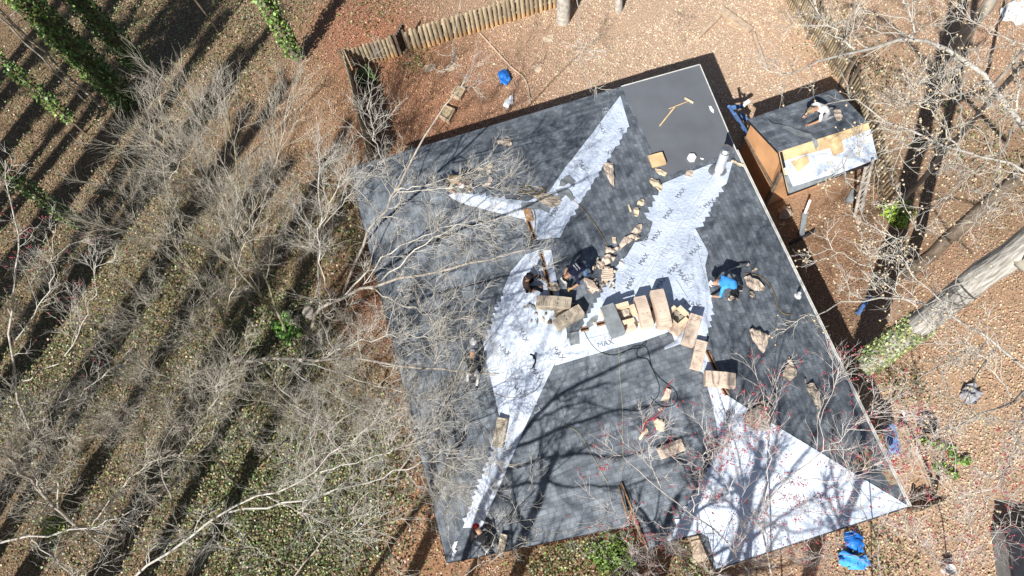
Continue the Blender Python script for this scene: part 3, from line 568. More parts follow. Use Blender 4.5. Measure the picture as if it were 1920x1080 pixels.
tree('pale tree with crimson buds on the left edge', [([(70, 850, 0), (25, 720, 5), (27, 560, 9), (28, 430, 11), (10, 300, 13)], .09, .02), ([(25, 720, 5), (110, 680, 8), (165, 590, 9.5), (183, 480, 10.8)], .035, .01), ([(27, 640, 7), (90, 540, 10), (105, 420, 12)], .035, .01), ([(40, 760, 4), (140, 745, 7), (250, 650, 9.5)], .03, .01), ([(26, 600, 8), (-40, 500, 11), (-60, 400, 12)], .03, .01)], bk='barkw', tw='twigw', l1=(9, 1.3), l2=(5, .6), l3=(3, .3), buds=260, ang=36, group=GL)
tree('straggly tree in the centre of the lower left woods', [([(330, 960, 0), (300, 880, 4), (260, 800, 7), (200, 740, 9)], .07, .02), ([(305, 890, 3.5), (380, 800, 7), (420, 700, 9)], .03, .01)], group=GL, l1=(9, 1.6), l2=(6, .8), l3=(4, .4))
tree('brushy tree in front of the ivy trunks at upper left', [([(330, 420, 0), (310, 330, 3.5), (290, 250, 6), (260, 170, 8)], .07, .02), ([(315, 340, 3), (380, 250, 6), (420, 170, 8)], .03, .01)], group=GL, l1=(11, 1.5), l2=(7, .8), l3=(4, .4))
tree('slender tree arching over the ivy at bottom left', [([(520, 1120, 2), (610, 1010, 6), (680, 930, 8), (720, 870, 9)], .05, .012), ([(600, 1020, 6), (560, 930, 8), (560, 850, 9)], .03, .01), ([(560, 1070, 4.5), (440, 1010, 7.5), (350, 1000, 9)], .03, .01)], tw='twigw', group=GL, l1=(10, 1.3), l2=(6, .7), l3=(3, .36))
tree('thin twigs fanning over the bottom left roof corner', [([(800, 1130, 2), (900, 1062, 4.5), (1000, 1015, 6), (1120, 985, 7)], .035, .01), ([(900, 1060, 4.5), (960, 960, 6.5), (1000, 900, 7.5)], .022, .008), ([(860, 1085, 3.5), (840, 980, 6), (860, 900, 7.5)], .022, .008)], tw='twigw', l1=(9, 1.0), l2=(5, .55), l3=(3, .28), group=GL)
# trees of the same woods standing just outside the frame, seen by their shadows
OUT = [(-22.5, -3.0), (-18.0, -5.5), (-26.5, 2.0), (-28.5, 7.0), (-15.2, -6.0), (-24.5, -1.0), (-12.4, -7.0), (-9.8, -6.5), (-20.2, -4.4), (-6.5, -8.0), (-25.0, 4.6), (-27.4, 5.0), (-26.2, 8.2), (-28.0, 9.8), (-23.6, 1.2), (-26.0, -1.5), (-29.5, 3.2), (-22.6, 3.6),
       (-30.5, 8.5), (-29.5, 12.5), (-24.4, 6.6), (-21.0, -1.9), (-17.0, -3.4), (-19.2, -7.4), (-27.8, .4), (-31.0, 5.6), (-21.4, .4), (-24.0, 2.6), (-20.0, -2.6), (-16.2, -4.6), (-13.6, -5.2), (-11.0, -4.6)]
SHADE = [(-4.2, -5.2), (-1.0, -6.4), (2.6, -5.4), (5.0, -5.6), (-7.6, -4.8), (.8, -3.9)]
for i, (x, y) in enumerate(OUT):
    h = random.uniform(19, 22); q = random.choice((.22, .28, .34)) if x < -15 else .11
    tree('tall woodland tree just beyond the left and lower left edge', [(at_(x, y, h, (random.uniform(-1.5, .5), random.uniform(-1.5, .5))), q, q*.75)], l1=(14, 1.6), l2=(6, .8), l3=(2, .4), tmin=.55, ang=48, group='woodland trees beyond the left edge')
for i, (x, y) in enumerate(SHADE):
    KM = 1
    tree('bare tree standing just beyond the bottom edge in front of the house', [(at_(x, y, 12.0, (random.uniform(-1, 1), random.uniform(-.5, .5))), .3, .1)], l1=(13, 3.0), l2=(8, 1.2), l3=(4, .45), tmin=.4, ang=52, group='bare trees beyond the bottom edge')
KM = 1.35
RS = 1.0
def shd(px, py, z):      # a point at height z whose shadow falls on the roof seen at px,py
    p = PR(px, py); k = (z-p.z)/math.tan(SUN_EL); return ('w', p.x-math.cos(SH_AZ)*k, p.y-math.sin(SH_AZ)*k, z)
def shade_tree(label, base, limbs, **k):
    L = []
    for n_, (pts, a, b) in enumerate(limbs):
        q = [shd(*p) for p in pts]
        if n_ == 0: q = [('w', *base, 0.), ('w', base[0]*.6+q[0][1]*.4, base[1]*.6+q[0][2]*.4, q[0][3]*.6)]+q
        L.append((q, a, b))
    return tree(label, L, group='bare trees beyond the bottom edge', **k)
shade_tree('bare tree beyond the bottom edge whose limbs shade the front slope', (-6.0, -6.0), [([(905, 950, 8.5), (960, 840, 9), (1040, 745, 10), (1150, 690, 11), (1270, 640, 12)], .12, .03), ([(950, 850, 9), (1060, 800, 9.6), (1180, 765, 10.2), (1300, 745, 11)], .055, .02), ([(930, 890, 8.8), (1050, 855, 9.2), (1180, 850, 9.6), (1300, 815, 10)], .055, .02), ([(920, 915, 8.6), (1030, 905, 9), (1150, 910, 9), (1250, 895, 9.4)], .045, .015), ([(1040, 745, 10), (1100, 730, 10.4), (1200, 705, 11)], .04, .015), ([(1000, 790, 9.4), (1090, 760, 10), (1220, 790, 10.6)], .035, .012)], l1=(9, 1.3), l2=(6, .7), l3=(3, .35), ang=32, up=.05, tmin=.2)
shade_tree('bare tree beyond the bottom edge whose limbs shade the white hip and right slope', (3.0, -7.5), [([(1400, 1040, 9), (1425, 960, 9.6), (1450, 860, 10.6), (1462, 780, 11.4), (1450, 710, 12)], .10, .03), ([(1430, 940, 9.8), (1500, 860, 11), (1550, 770, 12), (1565, 700, 12.4)], .05, .02), ([(1410, 1010, 9.2), (1480, 960, 10), (1570, 900, 11), (1610, 800, 12)], .05, .02), ([(1440, 900, 10.2), (1400, 820, 11.2), (1400, 760, 11.8), (1395, 720, 12)], .045, .015), ([(1405, 1020, 9.2), (1370, 930, 10), (1330, 860, 10.6), (1280, 760, 11.6)], .045, .015), ([(1420, 980, 9.5), (1540, 990, 10), (1640, 930, 11)], .035, .012)], l1=(10, 1.4), l2=(6, .7), l3=(3, .35), ang=34, up=.05, tmin=.15)
shade_tree('bare tree beyond the bottom left edge whose limbs shade the left slope', (-9.5, -5.0), [([(800, 950, 10), (810, 860, 10.6), (840, 740, 11.6), (880, 620, 13)], .11, .03), ([(810, 860, 10.6), (770, 760, 11.4), (760, 650, 12.6), (800, 540, 13.6)], .05, .02), ([(830, 780, 11.2), (900, 700, 12), (940, 600, 13)], .045, .015), ([(800, 920, 10.2), (870, 860, 10.8), (920, 780, 11.6)], .04, .015)], l1=(10, 1.5), l2=(6, .8), l3=(3, .4), ang=38, up=.05, tmin=.15)
RS = .46
# low brush
for i in range(26):
    px, py = [(300, 560), (380, 640), (470, 560), (520, 480), (610, 640), (660, 700), (700, 780), (560, 780), (480, 820), (380, 760), (300, 700), (220, 640), (180, 740), (260, 820), (340, 900), (150, 860), (90, 930), (240, 960), (420, 420), (340, 380), (520, 330), (630, 480), (110, 540), (60, 620), (700, 640), (590, 880)][i]
    b = _g = P(px, py); a = random.uniform(0, 6.28); h = random.uniform(1.3, 2.8)
    lm = [([('w', b.x, b.y, 0.), ('w', b.x+.3*math.cos(a+k*2.1), b.y+.3*math.sin(a+k*2.1), h*.5), ('w', b.x+.9*math.cos(a+k*2.1), b.y+.9*math.sin(a+k*2.1), h)], .03, .01) for k in range(3)]
    tree('tangled bare brush growing under the trees left of the house', lm, name='bare_brush', cat='brush', group='tangled brush under the left woods', l1=(8, .9), l2=(5, .5), l3=(3, .25), tmin=.05, ang=45, tw='twig', wob=.3)
# top edge trees
tree('pale trunk standing at the top edge beside the fence end', [(up_(1056, 40, 14), .30, .2)], bk='barkw', **few)
tree('small pale trunk base at the top edge right of the fence end', [(up_(1160, 20, 13), .17, .12)], bk='barkw', **few)
tree('thin overhanging branch dangling from the top edge over the fence', [([(885, -60, 12), (858, 20, 11.3), (848, 80, 10.8), (844, 130, 10.4)], .03, .008)], tw='twigw', l1=(6, .7), l2=(3, .35), l3=(0, 0), name='overhanging_branch', cat='branch')
tree('curved grey branch dipping from the top edge left of the flat roof', [([(1085, -60, 12), (1082, 60, 11), (1095, 120, 10.6), (1118, 170, 10.2)], .025, .008), ([(1085, 40, 11.2), (1100, 90, 11), (1135, 92, 11)], .012, .005)], tw='twigw', l1=(7, .6), l2=(4, .3), l3=(0, 0), name='overhanging_branch', cat='branch')
# right side
RS = .62; TS = .95; KM = 1.0
GR = 'bare trees right of the house'
M['barkbig'] = mat('furrowed bark', (.42, .39, .34), .95, .4, 16, col2=(.64, .61, .55), bump=1.5, stretch=(1, 1, .12))
tree('massive pale trunk slanting from the right house wall to the right edge', [(up_(1612, 686, 15), .38, .27)], bk='barkbig', ivy=7000, ivyz=(0, 4.6), ivys=.085, ivyr=(.93, 1.1), ivyc=(.30, .35, .14), l1=(6, 2), l2=(4, .9), l3=(3, .4), tmin=.5, group=GR)
tree('dark brown trunk close behind the massive pale trunk', [(up_(1700, 515, 14), .22, .15)], bk='barkd', l1=(6, 2), l2=(4, .9), l3=(3, .4), tmin=.5, group=GR)
tree('slim grey trunk rising beside the bright green bush', [(up_(1682, 388, 14), .15, .09)], bk='bark', l1=(6, 2), l2=(4, .9), l3=(3, .4), tmin=.5, group=GR)
tree('tan trunk at the upper right beyond the leaning fence', [(up_(1775, 112, 14), .24, .17)], bk='bark', l1=(6, 2), l2=(4, .9), l3=(3, .4), tmin=.5, group=GR)
tree('grey trunk crossing the upper right edge', [(up_(1838, 190, 13), .12, .08)], bk='bark', l1=(6, 1.6), l2=(4, .9), l3=(3, .4), tmin=.4, group=GR)
BR = dict(bk='barkw', tw='twigw', tmin=.15, tmin1=.1)
tree('ball bearing tree with a thick white limb arching in from the right edge', [([(2080, 420, 7), (1985, 300, 9), (1905, 215, 10), (1855, 152, 11), (1790, 95, 11.5), (1715, 76, 12), (1620, 98, 12.5), (1530, 120, 13), (1462, 142, 13.3)], .13, .014), ([(1718, 77, 12), (1705, 30, 12.5), (1690, -20, 13)], .045, .02), ([(1606, 98, 12.5), (1562, 55, 13), (1530, 10, 13.3)], .03, .01), ([(1790, 95, 11.5), (1802, 180, 12), (1800, 240, 12.3), (1790, 320, 12.6)], .035, .01), ([(1855, 152, 11), (1760, 190, 12), (1680, 190, 12.6)], .03, .01), ([(1905, 215, 10), (1870, 330, 11), (1840, 420, 11.5)], .035, .01)], l1=(13, 1.2), l2=(5, .6), l3=(3, .28), balls=330, group=GR, **BR)
tree('ball bearing tree reaching twigs over the shed roof', [([(2040, 420, 8), (1940, 330, 10), (1800, 280, 11), (1700, 240, 12), (1600, 190, 12.6), (1540, 200, 13)], .06, .01), ([(1800, 280, 11), (1730, 190, 12), (1660, 170, 12.6)], .025, .008), ([(1720, 250, 11.8), (1640, 290, 12.5), (1530, 290, 13)], .02, .007), ([(1850, 300, 10.6), (1760, 380, 11.6), (1690, 450, 12)], .025, .008)], l1=(10, 1.2), l2=(5, .55), l3=(3, .26), balls=330, group=GR, **BR)
tree('ball bearing tree with a pale branch reaching the right roof edge', [([(2000, 760, 7), (1880, 660, 9), (1775, 588, 10.3), (1650, 556, 11), (1550, 580, 11.5), (1500, 592, 11.8)], .055, .009), ([(1720, 575, 10.6), (1620, 500, 11.5), (1540, 460, 12)], .022, .007), ([(1850, 640, 9.4), (1740, 700, 10.6), (1640, 780, 11.2)], .03, .008), ([(1870, 650, 9), (1800, 760, 10.4), (1760, 850, 11)], .03, .008), ([(1800, 605, 10), (1700, 500, 11), (1640, 420, 11.6)], .025, .008)], l1=(10, 1.1), l2=(5, .5), l3=(3, .25), balls=260, group=GR, **BR)
tree('ball bearing tree with drooping twigs along the lower right edge', [([(2080, 620, 7), (1980, 700, 9), (1880, 760, 10), (1780, 800, 10.8), (1700, 830, 11.4)], .055, .01), ([(1930, 730, 9.6), (1900, 850, 10.6), (1850, 940, 11)], .03, .008), ([(1900, 750, 9.8), (1830, 660, 11), (1760, 640, 11.6)], .025, .008)], l1=(11, 1.2), l2=(5, .55), l3=(3, .28), balls=210, group=GR, **BR)
tree('twiggy tree with seed balls crowding the top right corner', [([(2060, 120, 8), (1960, 90, 10), (1860, 60, 11), (1780, 0, 12)], .05, .012), ([(1900, 75, 10.6), (1820, 120, 11.6), (1740, 150, 12.2)], .025, .008), ([(1950, 90, 10), (1900, 190, 11), (1840, 260, 11.8)], .025, .008)], l1=(11, 1.2), l2=(5, .55), l3=(3, .26), balls=220, group=GR, **BR)
# red budded trees along the bottom
GM = 'red budded trees along the bottom edge'
RS = .62
RS = .34; TS = .62
M['twigm'] = mat('maple twigs', (.60, .54, .50), .8, .25, 3)
MR = dict(bk='barkw', tw='twigm', ang=34, up=.12, wob=.13)
tree('red budded tree spreading pale forks over the lower middle roof', [([(1418, 1150, 0), (1402, 1068, 4), (1330, 990, 7), (1240, 920, 9.5), (1180, 865, 10.5), (1148, 845, 11)], .07, .01), ([(1240, 920, 9.5), (1220, 860, 10.5), (1205, 800, 11.2)], .025, .007), ([(1300, 960, 8), (1318, 870, 9.8), (1325, 780, 11)], .03, .008), ([(1340, 1000, 6.5), (1220, 980, 9), (1130, 960, 10)], .025, .007), ([(1318, 870, 9.8), (1370, 820, 10.8), (1390, 790, 11.2)], .018, .006)], l1=(9, 1.1), l2=(6, .55), l3=(3, .28), buds=380, group=GM, **MR)
tree('red budded tree with a white stem rising over the white hip', [([(1470, 1150, 0), (1436, 1050, 4), (1434, 960, 7), (1480, 895, 9), (1545, 845, 10.4), (1538, 780, 11.2), (1572, 695, 12.2)], .07, .01), ([(1434, 980, 6.5), (1440, 860, 9), (1442, 780, 10.4), (1425, 715, 11.4)], .03, .008), ([(1545, 845, 10.4), (1600, 800, 11.2), (1640, 770, 11.8)], .02, .007), ([(1480, 895, 9), (1580, 900, 10.2), (1660, 860, 11)], .025, .007), ([(1434, 1000, 6), (1370, 930, 8.5), (1350, 860, 10)], .025, .008)], l1=(10, 1.2), l2=(6, .6), l3=(4, .28), buds=520, group=GM, **MR)
tree('red budded tree in front of the blue tarp pile', [([(1640, 1160, 0), (1650, 1050, 4), (1620, 960, 7), (1590, 880, 9), (1560, 830, 10)], .06, .01), ([(1640, 1010, 5.5), (1700, 900, 8.5), (1740, 830, 10)], .03, .008), ([(1625, 970, 7), (1540, 960, 8.6), (1470, 920, 9.8)], .025, .007), ([(1645, 1040, 4.5), (1560, 1040, 7), (1500, 1030, 8.5)], .03, .008)], l1=(10, 1.2), l2=(6, .6), l3=(4, .28), buds=480, group=GM, **MR)
tree('red budded tree at the bottom right near the grey bin', [([(1800, 1170, 0), (1800, 1070, 4), (1820, 1000, 7), (1790, 930, 9), (1740, 880, 10)], .06, .01), ([(1805, 1050, 4.6), (1870, 1000, 8), (1930, 960, 10)], .03, .008), ([(1800, 1080, 3.6), (1720, 1020, 7), (1690, 960, 9)], .03, .008), ([(1815, 1020, 6), (1860, 930, 9), (1890, 850, 10.5)], .025, .008)], l1=(13, 1.2), l2=(7, .6), l3=(4, .28), buds=420, group=GM, **MR)
tree('low brushy tree below the roof edge at the bottom middle', [([(1300, 1150, 0), (1330, 1085, 3), (1290, 1040, 5), (1240, 1010, 6.5)], .05, .01), ([(1325, 1080, 3.2), (1400, 1050, 5.5), (1460, 1040, 7)], .03, .008), ([(1330, 1085, 3), (1260, 1070, 5.5), (1180, 1050, 7)], .03, .008), ([(1340, 1090, 3), (1400, 1000, 6), (1440, 960, 7.5)], .03, .008)], l1=(14, 1.1), l2=(7, .55), l3=(4, .26), buds=200, group=GM, **MR)
tree('dark bare shrub in the back yard left of the pale trunk', [([(972, 97, 0), (985, 70, 1), (1000, 50, 1.8)], .03, .006), ([(970, 97, 0.05), (975, 65, 1.2), (978, 45, 1.9)], .02, .005)], bk='barkd', tw='barkd', l1=(4, .6), l2=(3, .3), l3=(0, 0), tmin=.2, name='bare_shrub', cat='shrub')
# green bushes
def bush(name, label, px, py, r, h, n, col, size=.1):
    p = P(px, py); root = thing(name, label, 'shrub', tuple(p))
    u = rng.normal(size=(n, 3)); u /= np.linalg.norm(u, axis=1, keepdims=True); k = rng.uniform(.25, 1, (n, 1))**.5
    lump = 1+.3*np.sin(u[:, :1]*5+u[:, 1:2]*4+px); q = u*k*lump*np.array([r, r, h*.55])+np.array([p.x, p.y, h*.5])
    c = np.array(col)*np.exp(rng.normal(0, .4, (n, 1))); scatter('foliage', q[:, 0], q[:, 1], size, np.clip(c, .01, .7), M['ivy'], tilt=.7, parent=root, zz=np.maximum(q[:, 2], .03))
    V, Q = tubes(catmull([tuple(p), (p.x+.03, p.y, h*.4), (p.x, p.y+.05, h*.8)], 6)[None], np.linspace(.03, .01, 6)[None], 6); npmesh('stem', V, Q, M['barkd'], root)
bush('green_shrub', 'small dark green shrub in the left yard corner by the fence', 690, 152, .45, .7, 800, (.09, .16, .04))
bush('green_shrub', 'bright lime green bush below the slim trunk right of the shed', 1675, 408, .55, .7, 900, (.28, .42, .05))
bush('green_shrub', 'glossy bright green bush in the middle of the left woods', 545, 622, .5, .8, 700, (.16, .32, .06), .15)
bush('green_shrub', 'dark holly bush under the roof edge at the bottom middle', 1150, 1035, .7, .8, 1500, (.12, .19, .04))
bush('green_shrub', 'yellow green tuft at the foot of the forking tree lower left', 110, 990, .5, .6, 500, (.26, .32, .06))
for i, (px, py, lb) in enumerate([(1732, 832, 'green sprout tuft closest to the black basin'), (1757, 835, 'green sprout tuft second from the basin'), (1780, 845, 'green sprout tuft third from the basin'), (1760, 876, 'largest green sprout tuft in the right yard'), (1786, 862, 'dark green sprout tuft above the lowest one'), (1783, 890, 'lowest green sprout tuft in the right yard'), (1806, 865, 'green sprout tuft farthest right in the yard')]):
    bush('green_sprout', lb, px, py, .16+.05*(i == 3), .22, 90, (.16, .28, .05), .1)
# ------------------------------------------------------------------ objects on the roof
def bundle(name, label, e1, e2, w, h, m='kraft', marks=True, n=9, lift=.0, group='shingle bundles laid over the ridges', base=0., cat='shingle bundle', droop=True):
    A, B = PR(*e1, h*.8+base), PR(*e2, h*.8+base); d = (B-A); d.z = 0; L = d.length; d.normalize(); s = Vector((-d.y, d.x, 0))
    zs = [max(roofz(*(A+d*L*i/(n-1)+s*o).xy) for o in (-w/2, 0, w/2)) for i in range(n)]
    for _ in range(2): zs = [zs[0]]+[max(zs[i], .25*zs[i-1]+.5*zs[i]+.25*zs[i+1]) for i in range(1, n-1)]+[zs[-1]]
    root = thing(name, label, cat, (*((A+B)/2).xy, sum(zs)/n), group=group)
    bm = bmesh.new(); rows = []
    for i in range(n):
        c = A+d*L*i/(n-1); z = zs[i]+.03+base; r = []
        k = 1-.04*(i in (0, n-1))
        for o, zz in ((-w/2*k, z), (-w/2, z+h*.15), (-w/2, z+h*.85), (-w/2*.94*k, z+h), (w/2*.94*k, z+h), (w/2, z+h*.85), (w/2, z+h*.15), (w/2*k, z)):
            q = c+s*(o+random.uniform(-.004, .004)); r.append(bm.verts.new((q.x, q.y, zz+random.uniform(-.004, .004))))
        rows.append(r)
    for a, b in zip(rows[:-1], rows[1:]):
        for j in range(8): bm.faces.new((a[j], a[(j+1) % 8], b[(j+1) % 8], b[j]))
    bm.faces.new(rows[0]); bm.faces.new(rows[-1]); bmobj('wrapper', bm, M[m], root)
    if marks:
        bm = bmesh.new()
        for t in (.1, .16, .22, .40, .62, .84, .90):
            i = int(t*(n-1)); f = t*(n-1)-i; c = A+d*L*t; z = zs[i]*(1-f)+zs[i+1]*f+.03+base+h+.004
            q = c+Vector((0, 0, z-c.z)); g = d.copy(); g.z = (zs[i+1]-zs[i])/(L/(n-1)); up = s.cross(g).normalized()
            if t == .62: 
                for o in (-w*.18, w*.18): bar(bm, q+s*o-g*.02, q+s*o+g*.02, .045, .006)
            else: bar(bm, q-s*w*.42, q+s*w*.42*random.uniform(.2, 1), .012, .004, up=up)
        bmobj('printed_marking', bm, M['kraftd'] if m == 'kraft' else M['barkd'], root)
    return root
bundle('shingle_bundle', 'tan bundle just right of the open carton on the ridge, with a bluish shadow behind', (1199, 558), (1215, 612), .36, .42)
bundle('shingle_bundle', 'longest upright tan bundle, draped over the ridge right of centre', (1231, 546), (1248, 612), .40, .5)
bundle('shingle_bundle', 'tan bundle lying slantwise below the small nail carton', (1290, 590), (1264, 626), .30, .18)
bundle('shingle_bundle', 'tan bundle with a round dark mark, blue strap at its top', (1305, 592), (1289, 645), .36, .34)
bundle('shingle_bundle', 'tan bundle hanging below the one with the round mark', (1316, 640), (1304, 692), .33, .2)
bundle('shingle_bundle', 'tan bundle lying crosswise over the right hand ridge', (1322, 708), (1378, 714), .40, .36)
bundle('shingle_bundle', 'weathered bundle beside the seated worker on the left ridge', (1006, 566), (1071, 570), .36, .34, 'kraftd')
bundle('shingle_bundle', 'weathered bundle slanting below the first one on the left ridge', (1090, 580), (1042, 610), .34, .36, 'kraftd')
bundle('shingle_bundle', 'brown bundle lying alone on the white lower left hip', (943, 785), (933, 838), .32, .14, 'kraftd')
bundle('shingle_bundle', 'rusty and white wrapped bundle under red twigs', (1234, 852), (1280, 834), .34, .12, 'kraft')
bundle('shingle_bundle', 'beige bundle by the red capped worker at the bottom left', (946, 1002), (937, 1042), .2, .12, 'kraftd')
# grey stack
bundle('shingle_stack', 'open stack of grey shingles leaning over the ridge left of the cartons', (1138, 574), (1160, 626), .42, .42, 'grey', marks=False, cat='shingle stack')
bundle('shingle_wrapper', 'torn tan wrapper panel along the left side of the grey stack', (1128, 580), (1148, 616), .14, .3, 'kraft', marks=False, cat='wrapper', group=None)
bundle('shingle_bundle', 'half opened tan bundle beneath the open carton', (1165, 585), (1184, 620), .34, .2, 'kraft')
def carton(label, px, py, ang, w=.42, h=.26, base=.1):
    c = PR(px, py, base+h); z0 = c.z-h; root = thing('nail_carton', label, 'carton', (c.x, c.y, z0), group='open nail cartons')
    a = math.radians(ang); d = Vector((math.cos(a), math.sin(a), 0)); s = Vector((-d.y, d.x, 0)); bm = bmesh.new(); b = Vector((c.x, c.y, z0))
    box(bm, b+Vector((0, 0, .01)), (w, w, .015), a)
    for k, q in ((1, d), (-1, d), (1, s), (-1, s)):
        o = b+q*k*w/2+Vector((0, 0, h/2)); t = s if q is d else d; bar(bm, o-t*w/2, o+t*w/2, .012, h)
    bmobj('carton_body', bm, M['carton'], root)
    bm = bmesh.new()
    for k, q in ((1, d), (-1, d), (1, s), (-1, s)):
        t = s if q is d else d; o = b+q*k*(w/2+w*.17)+Vector((0, 0, h+random.uniform(-.04, .08))); bar(bm, o-t*w*.48, o+t*w*.48, w*.34, .01)
    bmobj('flap', bm, M['carton'], root)
    bm = bmesh.new()
    for i in range(2):
        for j in range(2): q = b+d*(i-.5)*w*.48+s*(j-.5)*w*.48; cyl(bm, q+Vector((0, 0, .02)), q+Vector((0, 0, h*.55)), w*.2, w*.2, 12); 
    bmobj('nail_coil', bm, M['lens'], root)
carton('open yellow carton full of nail coils beside the grey stack', 1172, 588, 15, .40)
carton('smaller open yellow carton tipped above the slanting bundle', 1270, 592, 40, .36)
# crumpled wrappers and shingle scraps
M['kraft_s'] = mat('crumpled kraft', (.62, .50, .40), .75, .28, 13, bump=2.2, stretch=(1, .35, 1), det=3); M['kraftd_s'] = mat('crumpled dull kraft', (.44, .37, .29), .8, .35, 13, bump=2.2, stretch=(.4, 1, 1), det=3)
def scrap(name, label, pts, m='kraft', h=.05, rough=.05, group='torn kraft wrapper scraps on the roof', cat='paper scrap', conv=None):
    conv = conv or (lambda px, py: PR(px, py, .02)); w = [conv(*p) for p in pts]; c = sum(w, Vector())/len(w)
    bm = bmesh.new(); bm.faces.new([bm.verts.new(q) for q in w]); bmesh.ops.triangulate(bm, faces=bm.faces[:])
    bmesh.ops.subdivide_edges(bm, edges=bm.edges[:], cuts=3, use_grid_fill=True)
    mx = max((q-c).length for q in w)
    for v in bm.verts:
        g = v.co-c; g.z = 0; k = max(0, 1-g.length/mx); f = math.sin(v.co.x*19+v.co.y*11+len(label))*math.sin(v.co.y*15-v.co.x*7)
        v.co.z += h*(.3+k)+rough*(.9*f+random.uniform(-.22, .22)); v.co.x += random.uniform(-.012, .012); v.co.y += random.uniform(-.012, .012)
        v.co.z = max(v.co.z, roofz(v.co.x, v.co.y)+.035 if conv is not GND else .02)
    c.z = min(q.z for q in w)
    me = bpy.data.meshes.new(name); 
    for v in bm.verts: v.co -= c
    bmesh.ops.recalc_face_normals(bm, faces=bm.faces[:]); bm.to_mesh(me); bm.free()
    for q_ in me.polygons: q_.use_smooth = True
    o = link(name, me, M.get(m+'_s', M[m])); o.location = c
    return tag(o, label, cat, group)
def GND(px, py): return P(px, py, .02)
def blob(cx, cy, rx, ry, a=0, n=9, j=.22):
    a = math.radians(a); o = []
    for i in range(n):
        t = 6.283*i/n; k = 1+random.uniform(-j, j); x, y = rx*math.cos(t)*k, ry*math.sin(t)*k; o.append((cx+x*math.cos(a)+y*math.sin(a), cy-x*math.sin(a)+y*math.cos(a)))
    return o
